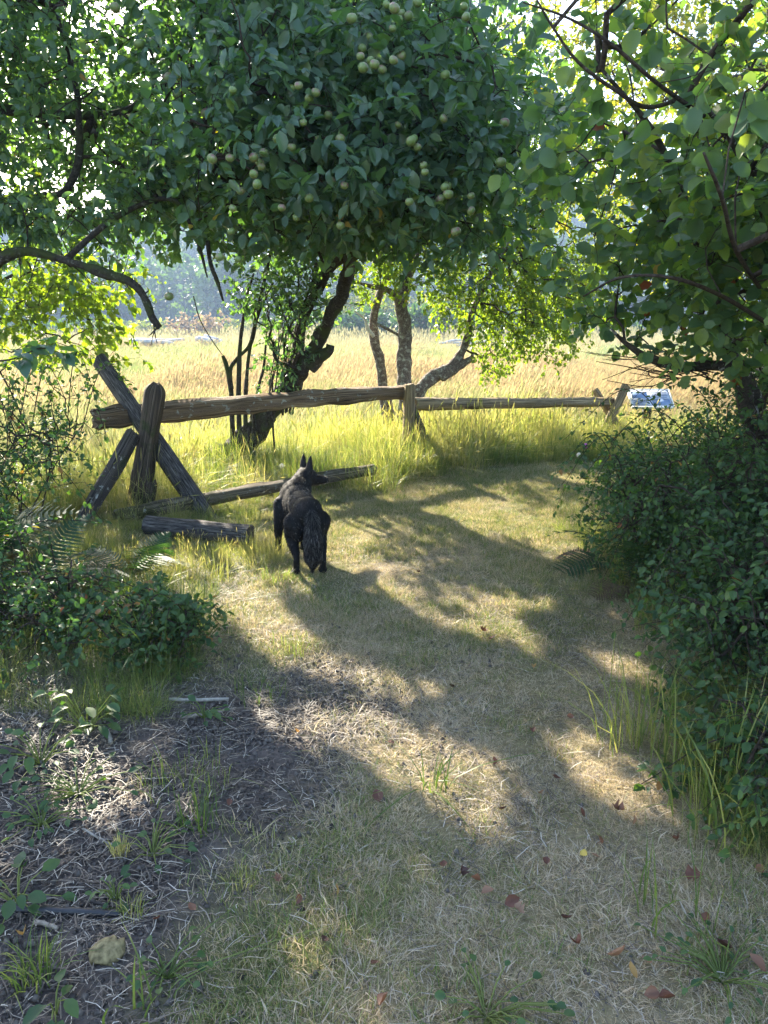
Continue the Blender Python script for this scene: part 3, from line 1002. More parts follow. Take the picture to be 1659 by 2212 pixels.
def crown(root, ells, limbs_pts, n_attr, leaf_kind, leaf_mat_, size, per, tw_len, seed=0, gap=0.0, gfreq=1.2, shell=0.45,
          droop=0.25, n_single=300, r_tip=0.003, twig_mat=None, r_max=0.05, face=0.0, pen=0.25, keep=None, bulk='foliage', branch_name='branches', upw=0.8, min_px=9.0, sunny=True):
    """branches reaching through the crown's volume and leaves set along their twigs"""
    r = np.random.default_rng(seed)
    A = sample_hull(ells, n_attr, r, gap, gfreq, seed, shell)
    if keep is not None:
        A = A[keep(A)]
    if sunny:
        A = A[~in_gap(A)]
    seeds = np.asarray(limbs_pts)
    Np, par, n0 = grow(seeds, A, seeds[0], pen)
    mb = MB()
    branch_mesh(mb, Np, par, n0, r_tip, 0.5, r_max, r)
    # twigs with alternate leaves
    nodes = Np[n0:]
    base_dir = norm(nodes - Np[par[n0:]])
    c = np.array([np.mean([e[k] for e in ells]) for k in range(3)])
    P, D, U, S = [], [], [], []
    for rep in range(per[0]):
        dirs = norm(0.5 * base_dir + 0.35 * norm(nodes - c) + r.normal(0, 0.75, nodes.shape) - np.array([0, 0, droop]))
        ln = tw_len * r.uniform(0.5, 1.2, len(nodes))
        clear = in_gap(nodes + dirs * (ln * 0.5)[:, None]) if sunny else np.zeros(len(nodes), bool)
        for q_ in range(len(nodes)):
            if rep < 2 and not clear[q_]:
                mb.tube(np.array([nodes[q_], nodes[q_] + dirs[q_] * ln[q_] * 0.5 + r.normal(0, 0.01, 3), nodes[q_] + dirs[q_] * ln[q_]]), [r_tip * 0.8, r_tip * 0.6, r_tip * 0.3], 3, cap=False)
        for k in range(per[1]):
            t = ((k + 0.6) / per[1]) ** 0.65
            side = norm(np.cross(dirs, r.normal(0, 1, nodes.shape)))
            P.append(nodes + dirs * (ln * t)[:, None])
            D.append(norm(0.45 * dirs + 0.8 * side - np.array([0, 0, droop * 0.8])))
            U.append(np.array([0, -face, upw]) + r.normal(0, 0.42, nodes.shape))
            S.append(size * r.uniform(0.42, 1.3, len(nodes)))
    P, D, U, S = np.vstack(P), np.vstack(D), np.vstack(U), np.concatenate(S)
    if sunny:
        ok = ~in_gap(P) | (r.uniform(0, 1, len(P)) < 0.05)
        P, D, U, S = P[ok], D[ok], U[ok], S[ok]
    rnd = np.clip(r.beta(2.0, 2.0, len(P)) * 0.93 + (r.uniform(0, 1, len(P)) < 0.014) * r.uniform(0.1, 0.5, len(P)), 0, 1)
    mb.build(branch_name, twig_mat or M['bark_twig'], root)
    leaves_to(root, leaf_kind, leaf_mat_, P, leaf_basis(D, U), S, rnd, n_single, seed, bulk, min_px)
    return Np[n0:], par


def limb(root, name, pts, rads, mat, sides=12, bump=0.35, seed=1, n=6, freq=9.0, ridge=0.0):
    P = catmull(pts, n)
    rad = np.interp(np.linspace(0, 1, len(P)), np.linspace(0, 1, len(rads)), rads)
    mb = MB()
    mb.tube(P, rad, sides, bump=bump, seed=seed, freq=freq, ridge=ridge)
    mb.build(name, mat, root)
    return P


def px_pts(lst, Y):
    """list of (px, py[, Y]) in the photograph -> world points"""
    return [at(p[0], p[1], p[2] if len(p) > 2 else Y) for p in lst]


# ---- the apple tree with the leaning trunk
base = gpt(-1.6, 8.1)
apple = thing('apple_tree', 'old apple tree with a dark leaning trunk behind the rail, laden with green apples', 'tree', base)
trunk_p = [np.array([-1.88, 8.12, -0.05])] + px_pts([(500, 985, 8.1), (545, 935, 8.1), (590, 885, 8.1), (628, 838, 8.05), (655, 800, 8.0)], 8.1)
T1 = limb(apple, 'trunk', trunk_p, [0.19, 0.155, 0.125, 0.105, 0.10, 0.085], M['bark_apple'], 16, 0.75, 3, 8)
T2 = limb(apple, 'limb', px_pts([(650, 805, 8.0), (690, 735, 7.9), (722, 670, 7.6), (745, 610, 7.3), (752, 550, 6.9), (735, 480, 6.3), (700, 380, 5.8)], 7), [0.085, 0.072, 0.062, 0.056, 0.052, 0.045, 0.03], M['bark_apple'], 12, 0.65, 4, 8)
T3 = limb(apple, 'limb', px_pts([(625, 838, 8.05), (640, 770, 8.1), (650, 700, 8.1), (690, 620, 7.7), (730, 560, 7.1), (830, 480, 6.6), (930, 380, 6.1)], 7), [0.08, 0.068, 0.055, 0.045, 0.042, 0.035, 0.02], M['bark_apple'], 10, 0.5, 5, 8)
T4 = limb(apple, 'limb', px_pts([(752, 560, 6.75), (800, 520, 6.4), (880, 460, 6.0), (960, 380, 5.6), (1010, 260, 5.4)], 6), [0.055, 0.05, 0.04, 0.03, 0.02], M['bark_apple'], 10, 0.5, 6, 8)
T5 = limb(apple, 'limb', px_pts([(748, 560, 6.8), (660, 500, 6.3), (560, 440, 5.8), (480, 380, 5.4), (430, 300, 5.2)], 6), [0.05, 0.045, 0.038, 0.03, 0.02], M['bark_apple'], 10, 0.5, 7, 8)
T6 = limb(apple, 'limb', px_pts([(752, 545, 6.7), (790, 420, 6.4), (800, 280, 6.1), (790, 120, 5.9), (780, -60, 5.8)], 6), [0.055, 0.05, 0.04, 0.03, 0.02], M['bark_apple'], 10, 0.5, 8, 8)
limb(apple, 'broken_limb', px_pts([(672, 790, 7.95), (695, 772, 7.9), (710, 758, 7.85), (714, 745, 7.85)], 7.4), [0.075, 0.06, 0.045, 0.035], M['bark_apple'], 10, 0.6, 9, 6)
limb(apple, 'root_burl', [np.array([-2.1, 8.0, -0.05]), at(478, 995, 8.1), at(510, 975, 8.1)], [0.14, 0.13, 0.08], M['bark_apple'], 22, 1.3, 10, 14, 16.0)
for k, (pts, rr) in enumerate((
        ([(508, 1015), (502, 920), (500, 850), (489, 790), (481, 768)], [0.030, 0.028, 0.026, 0.024, 0.018]),
        ([(500, 840), (497, 800), (512, 775), (542, 740), (556, 670), (575, 590), (590, 520)], [0.024, 0.022, 0.021, 0.021, 0.02, 0.018, 0.012]),
        ([(523, 1020), (516, 900), (516, 800), (520, 730), (532, 650), (548, 590)], [0.028, 0.026, 0.024, 0.02, 0.016, 0.01]),
        ([(536, 1020), (530, 900), (534, 800), (546, 720), (566, 660), (590, 610)], [0.024, 0.022, 0.019, 0.016, 0.014, 0.01]),
        ([(548, 1010), (548, 900), (560, 830), (570, 790), (578, 690)], [0.022, 0.018, 0.015, 0.014, 0.008]),
        ([(595, 990), (590, 930), (588, 870), (590, 800)], [0.012, 0.011, 0.010, 0.006]))):
    limb(apple, 'sucker_stem', px_pts(pts, 8.0), rr, M['bark_apple'], 8, 0.3, 20 + k, 5)
c0 = np.array
rt_ = np.random.default_rng(15)
for k in range(15):
    a_ = (rt_.uniform(575, 640), rt_.uniform(850, 900))
    b_ = (a_[0] + rt_.normal(12, 18), a_[1] - rt_.uniform(110, 290))
    pts = px_pts([a_, ((a_[0] + b_[0]) / 2 + rt_.normal(0, 6), (a_[1] + b_[1]) / 2), b_], 7.9 + rt_.uniform(-0.1, 0.15))
    limb(apple, 'sucker_stem', pts, [0.008, 0.006, 0.003], M['bark_apple'], 5, 0.2, 70 + k, 4)
ells_apple = [(-1.0, 6.4, 2.5, 0.7, 0.7, 0.5), (-0.3, 5.9, 3.05, 1.3, 1.8, 1.0), (-0.65, 5.6, 2.75, 0.95, 1.4, 0.95), (0.3, 5.8, 2.7, 0.9, 1.5, 0.95), (-0.7, 6.0, 3.6, 1.4, 1.5, 0.6),
              (-0.3, 5.0, 2.5, 1.0, 0.9, 0.75), (0.4, 4.9, 2.55, 0.65, 0.8, 0.75), (-0.1, 7.2, 3.1, 1.3, 1.2, 1.1)]
low = lambda A: (A[:, 2] > 1.75 + 0.9 * (fbm(A[:, :2] * 1.3, 61, 2) - 0.45) + 0.06 * np.abs(A[:, 0]) + 0.10 * (A[:, 1] - 4.2)) & (A[:, 1] > 3.9)
nodes_apple, _ = crown(apple, ells_apple, np.vstack([T2[20:], T3[20:], T4, T5, T6]), 2400, 'ovate', M['leaf_apple'], 0.082, (3, 5), 0.20, 51, shell=0.5, face=0.35, keep=low, r_tip=0.0022, r_max=0.025)
# dense boughs added on the far side of the crown to shade the path
ells_back_shade = [(-1.5, 7.3, 2.55, 0.9, 0.7, 0.5), (-2.1, 8.2, 3.0, 1.0, 0.8, 0.6), (-2.9, 8.9, 3.5, 1.0, 0.8, 0.7), (-0.9, 8.5, 2.6, 0.9, 0.6, 0.6), (-0.2, 8.0, 2.9, 0.9, 0.7, 0.7)]
crown(apple, ells_back_shade, np.vstack([T2[20:], T3[20:], T5]), 1100, 'ovate', M['leaf_apple'], 0.085, (3, 6), 0.22, 54, shell=0.5, n_single=0, bulk='added_far_foliage', branch_name='added_far_branches', r_tip=0.002, r_max=0.014, keep=lambda A: A[:, 2] > 2.0)
# small leafy shoots round the fork
r51 = np.random.default_rng(52)
shoot = [(-1.05, 7.95, 1.10, 0.26, 0.25, 0.45), (-0.85, 7.85, 1.55, 0.40, 0.3, 0.40), (-0.75, 7.6, 1.85, 0.55, 0.4, 0.28), (-1.25, 7.8, 1.75, 0.35, 0.3, 0.25)]
crown(apple, shoot, T1[-20:], 260, 'ovate', M['leaf_apple'], 0.055, (2, 4), 0.13, 53, sunny=False, n_single=0, bulk='shoot_foliage', branch_name='shoots', r_tip=0.002)

# apples: fruit with a dimple, a stem each
def apple_mesh(name, mat, seed):
    th = np.linspace(0, np.pi, 9)
    r_ = np.sin(th) * (1 + 0.05 * np.cos(th))
    z = np.cos(th) * 0.9 - 0.22 * np.exp(-(th / 0.35) ** 2) + 0.12 * np.exp(-((np.pi - th) / 0.3) ** 2)
    s = 12
    V = np.array([[r_[a] * math.cos(b * 2 * math.pi / s), r_[a] * math.sin(b * 2 * math.pi / s), z[a]] for a in range(9) for b in range(s)])
    i = np.arange(8)[:, None] * s; j = np.arange(s)[None]; k = (j + 1) % s
    q = np.stack([i + j, i + s + j, i + s + k, i + k], -1).reshape(-1, 4)
    return mesh(name, V, q, mat)


m, nt = mat_new('green apple skin')
tc = N(nt, 'ShaderNodeTexCoord'); oi = N(nt, 'ShaderNodeObjectInfo')
sx = N(nt, 'ShaderNodeSeparateXYZ'); nt.links.new(tc.outputs['Object'], sx.inputs[0])
nz = N(nt, 'ShaderNodeTexNoise', i_Scale=1.4, i_Detail=3.0); nt.links.new(tc.outputs['Object'], nz.inputs['Vector'])
ma = N(nt, 'ShaderNodeMath', operation='MULTIPLY_ADD'); nt.links.new(sx.outputs[2], ma.inputs[0]); ma.inputs[1].default_value = 0.22; nt.links.new(nz.outputs['Fac'], ma.inputs[2])
mb_ = N(nt, 'ShaderNodeMath', operation='MULTIPLY_ADD'); nt.links.new(oi.outputs['Random'], mb_.inputs[0]); mb_.inputs[1].default_value = 0.28; nt.links.new(ma.outputs[0], mb_.inputs[2])
cr = ramp(nt, [(0.3, (0.11, 0.18, 0.045)), (0.70, (0.17, 0.22, 0.07)), (0.90, (0.22, 0.17, 0.11)), (1.0, (0.24, 0.11, 0.10))], mb_.outputs[0])
pb = N(nt, 'ShaderNodeBsdfPrincipled', i_Roughness=0.38); nt.links.new(cr.outputs[0], pb.inputs['Base Color'])
pb.inputs['Subsurface Weight'].default_value = 0.0
out = N(nt, 'ShaderNodeOutputMaterial'); nt.links.new(pb.outputs[0], out.inputs[0])
M['apple'] = m
apple_me = apple_mesh('apple', M['apple'], 0)
V, q, t, al, ar = tube(np.array([[0, 0, 0.55], [0.05, 0.02, 0.95], [0.12, 0.05, 1.3]]), 0.06, 5)
stem_me = mesh('stem', V, [q, t], M['bark_twig'])
spots = [(852, 18), (868, 30), (795, 80), (848, 62), (862, 42), (782, 105), (815, 100), (826, 150), (850, 130), (760, 40), (800, 130), (835, 10),
         (658, 163), (645, 185), (668, 212), (682, 200), (630, 190), (655, 265), (630, 318), (688, 302), (458, 343), (497, 341), (548, 340), (570, 330), (565, 360),
         (520, 412), (503, 450), (556, 398), (668, 428), (640, 470), (915, 357), (918, 372), (966, 402), (968, 420), (950, 430), (1018, 455), (894, 300), (902, 318),
         (888, 305), (860, 270), (548, 376), (475, 555), (515, 560), (715, 390), (985, 500), (1090, 265), (1082, 350), (735, 300), (600, 300), (690, 120)]
rr_ = np.random.default_rng(5)
spots += [(rr_.uniform(470, 1080), rr_.uniform(5, 500)) for _ in range(24)]
for k, (px, py) in enumerate(spots):
    Yd = 4.0 + rr_.uniform(0, 0.5)
    p = at(px, py, Yd)
    s = 0.0245 * rr_.uniform(0.8, 1.12)
    o = link('apple', apple_me, apple, tuple(p - base))
    o.scale = (s, s, s)
    o.rotation_euler = (rr_.normal(0, 0.35), rr_.normal(0, 0.35), rr_.uniform(0, 6.28))
    link('stem', stem_me, o)

# ---- the thorn tree behind the middle post
base = gpt(0.25, 10.0)
thorn = thing('thorn_tree', 'lichened grey tree with yellow green sunlit leaves behind the middle fence post', 'tree', base)
b0 = np.array([0.27, 10.05, -0.05])
A1 = limb(thorn, 'trunk', [b0] + px_pts([(878, 870), (872, 790), (874, 710), (866, 650), (880, 600), (900, 540), (930, 440), (960, 300)], 10.0), [0.15, 0.105, 0.09, 0.085, 0.085, 0.07, 0.055, 0.04, 0.03], M['bark_thorn'], 14, 0.35, 30, 7)
A2 = limb(thorn, 'trunk', [b0 + [-0.15, 0.05, 0]] + px_pts([(832, 870), (822, 790), (808, 725), (812, 660), (836, 600), (850, 520), (840, 400)], 10.2), [0.10, 0.075, 0.065, 0.06, 0.055, 0.045, 0.035, 0.02], M['bark_thorn'], 12, 0.4, 31, 7)
A3 = limb(thorn, 'limb', [b0 + [0.05, 0, 0.1]] + px_pts([(905, 850), (940, 812), (985, 785), (1008, 730), (1022, 670), (1060, 590), (1110, 500)], 9.9), [0.10, 0.09, 0.085, 0.07, 0.045, 0.04, 0.03, 0.02], M['bark_thorn'], 12, 0.5, 32, 7)
limb(thorn, 'broken_limb', px_pts([(950, 815), (985, 795), (1012, 778), (1022, 765)], 9.85), [0.06, 0.055, 0.04, 0.02], M['bark_thorn'], 10, 0.6, 33, 6)
A4 = limb(thorn, 'limb', px_pts([(868, 650), (835, 625), (800, 618), (765, 608)], 10.0), [0.04, 0.035, 0.028, 0.012], M['bark_thorn'], 8, 0.4, 34, 6)
limb(thorn, 'dead_branch', px_pts([(808, 728), (795, 710), (788, 690), (778, 680), (764, 672)], 10.0), [0.022, 0.02, 0.016, 0.014, 0.006], M['dead_wood'], 7, 0.3, 35, 5)
limb(thorn, 'dead_branch', px_pts([(872, 730), (845, 715), (815, 700), (800, 690)], 10.0), [0.02, 0.018, 0.014, 0.006], M['bark_thorn'], 7, 0.3, 36, 5)
ells_th = [(0.15, 9.7, 2.35, 0.75, 0.5, 0.32), (2.4, 10.3, 2.0, 0.7, 0.7, 0.7), (0.35, 10.0, 2.25, 0.45, 0.4, 0.3), (1.3, 10.0, 2.05, 0.75, 0.7, 0.75), (1.9, 10.2, 2.0, 0.7, 0.7, 0.6), (1.45, 9.9, 1.35, 0.5, 0.4, 0.55), (0.75, 9.8, 2.0, 0.5, 0.4, 0.35), (2.0, 10.0, 1.5, 0.6, 0.5, 0.45), (-0.25, 9.9, 2.1, 0.4, 0.3, 0.25), (0.5, 10.2, 3.0, 1.6, 1.1, 0.9), (1.6, 10.4, 3.2, 1.6, 1.0, 1.0), (0.9, 10.2, 4.2, 1.6, 1.0, 1.0)]
crown(thorn, ells_th, np.vstack([A1[30:], A2[30:], A3[18:], A4]), 1700, 'lobed', M['leaf_thorn'], 0.055, (3, 7), 0.25, 61, sunny=False, droop=0.55, n_single=120, gap=0.34, r_tip=0.0025, face=0.2, min_px=7)

# ---- apple tree overhanging from the left
base = gpt(-4.0, 5.2)
lefty = thing('overhanging_apple_tree', 'spreading apple tree reaching in from the left edge on a bare dark limb', 'tree', base)
B0 = limb(lefty, 'trunk', [base + [0, 0, -0.05], base + [0.05, 0, 0.8], base + [-0.05, 0.05, 1.6], base + [0.1, 0.2, 2.4], base + [0.3, 0.5, 3.4], base + [0.5, 0.6, 4.5]], [0.19, 0.16, 0.15, 0.12, 0.09, 0.05], M['bark_apple'], 14, 0.5, 40, 7)
B1 = limb(lefty, 'limb', [base + [0, 0.02, 1.55]] + px_pts([(-60, 590, 5.1), (0, 558, 5.0), (60, 545, 5.0), (140, 562, 5.0), (225, 590, 5.0), (285, 612, 5.0), (315, 650, 5.0), (328, 685, 5.0), (345, 708, 5.0)], 5), [0.08, 0.05, 0.038, 0.034, 0.029, 0.026, 0.025, 0.024, 0.021, 0.017], M['bark_apple'], 10, 0.7, 41, 6)
rs_ = np.random.default_rng(17)
mb = MB()
for k in range(26):
    p_ = B1[rs_.integers(10, len(B1) - 1)]
    d_ = norm(np.array([rs_.normal(0.3, 0.5), rs_.normal(0, 0.4), rs_.choice([-1, -1, 1]) * rs_.uniform(0.4, 1)]))
    l_ = rs_.uniform(0.05, 0.22)
    mb.tube(catmull([p_, p_ + d_ * l_ * 0.5 + rs_.normal(0, 0.012, 3), p_ + d_ * l_ + rs_.normal(0, 0.015, 3)], 3), np.linspace(0.006, 0.002, 7), 4, cap=False)
mb.build('spurs', M['bark_apple'], lefty)
B2 = limb(lefty, 'limb', [base + [0.1, 0.2, 2.3]] + px_pts([(60, 430, 5.6), (160, 380, 5.6), (170, 240, 5.6), (150, 130, 5.7), (120, 20, 5.8)], 5.6), [0.045, 0.028, 0.024, 0.02, 0.015, 0.01], M['bark_apple'], 10, 0.45, 42, 6)
B3 = limb(lefty, 'limb', [base + [0.2, 0.4, 3.0]] + px_pts([(200, 250, 6.2), (330, 200, 6.2), (430, 150, 6.3)], 6.2), [0.05, 0.03, 0.02, 0.01], M['bark_apple'], 10, 0.45, 43, 6)
B4 = limb(lefty, 'limb', px_pts([(140, 562, 5.0), (250, 470, 5.2), (370, 430, 5.3), (425, 520, 5.3), (448, 600, 5.3)], 5.2), [0.02, 0.018, 0.015, 0.012, 0.006], M['bark_apple'], 8, 0.45, 44, 6)
limb(lefty, 'limb', px_pts([(448, 520, 5.3), (455, 570, 5.3), (470, 610, 5.3), (482, 650, 5.3)], 5.3), [0.016, 0.014, 0.012, 0.006], M['bark_apple'], 8, 0.45, 45, 6)
limb(lefty, 'hanging_twig', px_pts([(418, 640, 5.4), (432, 690, 5.6), (458, 735, 6.2), (480, 766, 7.3)], 5.4), [0.004, 0.004, 0.004, 0.004], M['bark_twig'], 5, 0.1, 46, 5)
ells_l = [(-3.5, 6.8, 2.6, 0.8, 0.8, 0.5), (-3.9, 7.4, 3.3, 0.8, 0.8, 0.6), (-2.8, 8.8, 2.5, 0.7, 0.6, 0.5), (-3.6, 8.3, 2.7, 0.9, 0.8, 0.5), (-4.4, 8.6, 3.2, 1.2, 0.8, 0.8), (-3.2, 7.4, 3.0, 1.2, 1.2, 0.8), (-2.4, 7.6, 3.4, 0.9, 0.9, 0.7), (-4.2, 6.6, 2.6, 1.0, 1.0, 0.7), (-2.4, 5.9, 3.3, 1.7, 1.7, 1.2), (-1.6, 5.7, 2.5, 0.95, 1.0, 0.55), (-2.4, 5.4, 2.2, 1.0, 1.0, 0.45), (-3.4, 5.6, 2.9, 1.3, 1.5, 1.0), (-2.0, 6.4, 4.2, 1.6, 1.4, 0.8), (-4.0, 6.2, 4.2, 1.8, 1.8, 1.3)]  # the first ellipsoids are added to shade the left bank and soil
lowl = lambda A: (A[:, 2] > 1.80 + 0.8 * (fbm(A[:, :2] * 1.3, 62, 2) - 0.45) + 0.06 * (A[:, 1] - 4)) & (A[:, 1] > 3.9)
crown(lefty, ells_l, np.vstack([B0[14:], B1[8:-8], B2, B3, B4]), 2300, 'ovate', M['leaf_left'], 0.066, (3, 6), 0.20, 71, gap=0.485, gfreq=1.5, shell=0.6, keep=lowl, face=0.1, r_tip=0.0024, r_max=0.03)
for k, (px, py) in enumerate([(249, 17), (300, 95), (363, 168), (445, 245), (185, 107), (383, 205), (365, 700 - 60)]):
    o = link('apple', apple_me, lefty, tuple(at(px, py, 5.0) - base))
    o.scale = (0.03,) * 3
    o.rotation_euler = (rr_.normal(0, 0.3), rr_.normal(0, 0.3), rr_.uniform(0, 6.28))
    link('stem', stem_me, o)

# ---- sunlit maple behind the limb at the left
base = gpt(-4.6, 8.8)
maple = thing('maple_tree', 'young tree with bright yellow green drooping sprays below the bare limb at the left', 'tree', base)
Ma = limb(maple, 'trunk', [base, base + [0.1, 0, 1.2], base + [0.2, -0.1, 2.4], base + [0.4, -0.1, 3.6]], [0.07, 0.06, 0.045, 0.02], M['bark_thorn'], 10, 0.3, 50, 6)
ells_m = [(-3.3, 8.4, 1.75, 0.9, 0.8, 0.55), (-2.8, 8.2, 1.5, 0.45, 0.5, 0.42), (-4.0, 8.6, 2.3, 0.9, 0.9, 0.7), (-3.9, 8.5, 1.6, 0.7, 0.7, 0.5)]
crown(maple, ells_m, Ma[6:], 300, 'lobed', M['leaf_thorn'], 0.085, (2, 5), 0.22, 81, droop=0.6, n_single=200, gap=0.38, face=0.25, r_tip=0.002, min_px=8)

# ---- round leaved tree on the right, close to the path
base = gpt(2.35, 4.4)
rt = thing('round_leaved_tree', 'bushy tree with large rounded leaves and lichened stems leaning over the path at the right', 'tree', base)
C1 = limb(rt, 'trunk', [base + [0, 0, -0.05]] + px_pts([(1655, 980, 4.4), (1620, 900, 4.3), (1600, 820, 4.2), (1560, 700, 4.0), (1500, 500, 3.6), (1420, 300, 3.3), (1300, 150, 3.1)], 4), [0.085, 0.07, 0.055, 0.042, 0.030, 0.020, 0.013, 0.006], M['bark_round'], 12, 0.3, 60, 7)
C2 = limb(rt, 'limb', px_pts([(1640, 880, 4.3), (1600, 800, 4.2), (1540, 790, 4.15), (1470, 792, 4.1), (1400, 772, 4.0), (1350, 740, 3.95), (1322, 712, 3.9)], 4.1), [0.042, 0.036, 0.030, 0.026, 0.020, 0.013, 0.005], M['bark_round'], 10, 0.3, 61, 6)
C3 = limb(rt, 'trunk', [base + [0.25, -0.1, -0.05]] + px_pts([(1690, 900, 4.0), (1700, 760, 3.7), (1680, 560, 3.3), (1600, 340, 2.9), (1500, 200, 2.7)], 4), [0.06, 0.045, 0.030, 0.020, 0.012, 0.006], M['bark_round'], 12, 0.3, 62, 6)
C4 = limb(rt, 'limb', px_pts([(1490, 205, 2.75), (1400, 232, 2.7), (1330, 195, 2.65), (1250, 135, 2.6), (1195, 60, 2.6), (1160, 0, 2.6)], 2.7), [0.008, 0.007, 0.006, 0.005, 0.004, 0.003], M['bark_twig'], 7, 0.2, 63, 6)
C5 = limb(rt, 'limb', px_pts([(1520, 250, 2.8), (1420, 180, 2.5), (1320, 95, 2.4), (1230, 40, 2.4), (1130, 5, 2.4)], 2.6), [0.008, 0.006, 0.005, 0.004, 0.002], M['bark_twig'], 7, 0.2, 64, 6)
C6 = limb(rt, 'limb', px_pts([(1660, 700, 3.4), (1560, 640, 2.9), (1450, 600, 2.7), (1340, 600, 2.8), (1260, 640, 3.0)], 2.8), [0.010, 0.008, 0.006, 0.005, 0.003], M['bark_twig'], 7, 0.2, 65, 6)
C7 = limb(rt, 'limb', px_pts([(1640, 620, 3.2), (1590, 540, 2.4), (1560, 430, 2.1), (1520, 330, 2.0)], 2.3), [0.008, 0.007, 0.006, 0.003], M['bark_twig'], 7, 0.2, 66, 6)
ells_r = [(1.42, 4.0, 1.52, 0.50, 0.40, 0.22), (1.9, 3.9, 1.5, 0.5, 0.4, 0.25), (1.5, 3.9, 1.75, 0.55, 0.5, 0.30), (1.1, 3.4, 2.2, 0.5, 0.6, 0.4), (1.3, 2.6, 2.9, 0.7, 0.6, 0.5), (1.75, 3.1, 2.45, 1.05, 1.1, 0.85), (1.55, 2.5, 2.15, 0.75, 0.7, 0.55), (1.6, 3.6, 1.95, 0.95, 0.8, 0.42), (1.9, 2.4, 1.9, 0.65, 0.6, 0.42), (2.2, 3.8, 3.2, 1.4, 1.2, 1.0), (1.2, 3.0, 2.75, 0.6, 0.7, 0.55), (2.6, 4.4, 2.2, 1.2, 1.2, 1.0)]
keepr = lambda A: (A[:, 2] > 1.42 - 0.09 * (A[:, 1] - 2)) & (np.hypot(A[:, 0], A[:, 1]) > 1.75) & (A[:, 0] > 0.42 + 0.22 * np.clip(2.6 - A[:, 2], -0.5, 1.2)) & ((A[:, 2] < 2.15 + 0.2 * (A[:, 1] - 2.4)) | (_hash((A[:, 0] * 997).astype(int), (A[:, 1] * 991).astype(int), (A[:, 2] * 983).astype(int), 3) < 0.42))
crown(rt, ells_r, np.vstack([C1[14:], C2[8:], C3[10:], C4, C5, C6, C7]), 2300, 'round', M['leaf_round'], 0.060, (3, 5), 0.17, 91, gap=0.30, gfreq=1.8, shell=0.6, keep=keepr, face=0.55, droop=0.15, r_tip=0.0018, r_max=0.012, n_single=300)
# bare dead twigs low on the left side
mb = MB()
r9 = np.random.default_rng(9)
for k in range(16):
    a = at(r9.uniform(1420, 1560), r9.uniform(780, 830), 4.1)
    b = at(r9.uniform(1265, 1420), r9.uniform(740, 850), 4.0)
    P = catmull([a, (a + b) / 2 + r9.normal(0, 0.03, 3), b], 4)
    mb.tube(P, np.linspace(0.004, 0.0015, len(P)), 4, cap=False)
    for _ in range(2):
        t = r9.integers(3, len(P) - 1)
        e = P[t] + (b - a) * 0.25 + r9.normal(0, 0.05, 3)
        mb.tube(np.array([P[t], (P[t] + e) / 2 + r9.normal(0, .008, 3), e]), [0.002, 0.0016, 0.001], 3, cap=False)
mb.build('dead_twigs', M['bark_twig'], rt)

# ---- sapling whose one leafy twig reaches in at the left edge
base = gpt(-1.85, 2.7)
sap = thing('sapling', 'thin sapling past the left edge with one dark leafy twig held out before the meadow', 'sapling', base)
K1 = limb(sap, 'trunk', [base + [0, 0, -0.03], base + [0.03, 0, 0.6], base + [0.05, 0, 1.15], base + [0.12, 0, 1.55]], [0.014, 0.011, 0.008, 0.003], M['bark_twig'], 8, 0.2, 111, 5)
K2 = limb(sap, 'twig', [base + [0.05, 0, 1.18]] + px_pts([(-40, 790, 2.7), (30, 775, 2.7), (90, 752, 2.72), (138, 765, 2.75)], 2.7), [0.005, 0.004, 0.003, 0.0025, 0.0015], M['bark_twig'], 6, 0.1, 112, 5)
rk = np.random.default_rng(12)
kp = K2[rk.integers(9, len(K2), 26)] + rk.normal(0, 0.012, (26, 3))
leaves_to(sap, 'ovate', M['leaf_apple'], kp, leaf_basis(norm(np.c_[rk.normal(0.4, 0.7, 26), rk.normal(0, 0.6, 26), rk.normal(-0.1, 0.35, 26)]), np.array([0, -0.3, 1]) + rk.normal(0, 0.3, (26, 3))), 0.062 * rk.uniform(0.6, 1.15, 26), rk.uniform(0.1, 0.7, 26), 40, 12)

# ---- yellowing trees beyond, upper right
for k, (x, y, h, ells, lab, sd_) in enumerate((
        (6.6, 13.8, 6.5, [(3.4, 13.2, 4.6, 1.9, 1.5, 1.7), (5.2, 13.5, 4.2, 2.0, 1.6, 2.2), (4.2, 13.6, 6.2, 2.4, 1.6, 1.6)], 'yellowing tree with gold leaves rising behind the round leaved tree at the upper right', 101),
        (7.6, 12.0, 6.0, [(6.6, 11.6, 3.2, 1.7, 1.5, 1.9), (8.0, 12.2, 4.0, 2.2, 1.8, 2.2)], 'greenish gold tree at the right edge behind the sign and thicket', 103))):
    base = gpt(x, y)
    tr = thing('yellowing_tree', lab, 'tree', base, 'yellowing trees past the fence')
    tp = limb(tr, 'trunk', [base, base + [0.1, 0, h * 0.3], base + [-0.1, 0.1, h * 0.6], base + [0.1, 0, h]], [0.13, 0.11, 0.08, 0.03], M['bark_thorn'], 10, 0.3, sd_, 7)
    crown(tr, ells, tp[6:], 900, 'ovate', M['leaf_gold'], 0.09, (3, 6), 0.32, sd_, gap=0.42, gfreq=0.9, n_single=0, r_tip=0.004, droop=0.3)

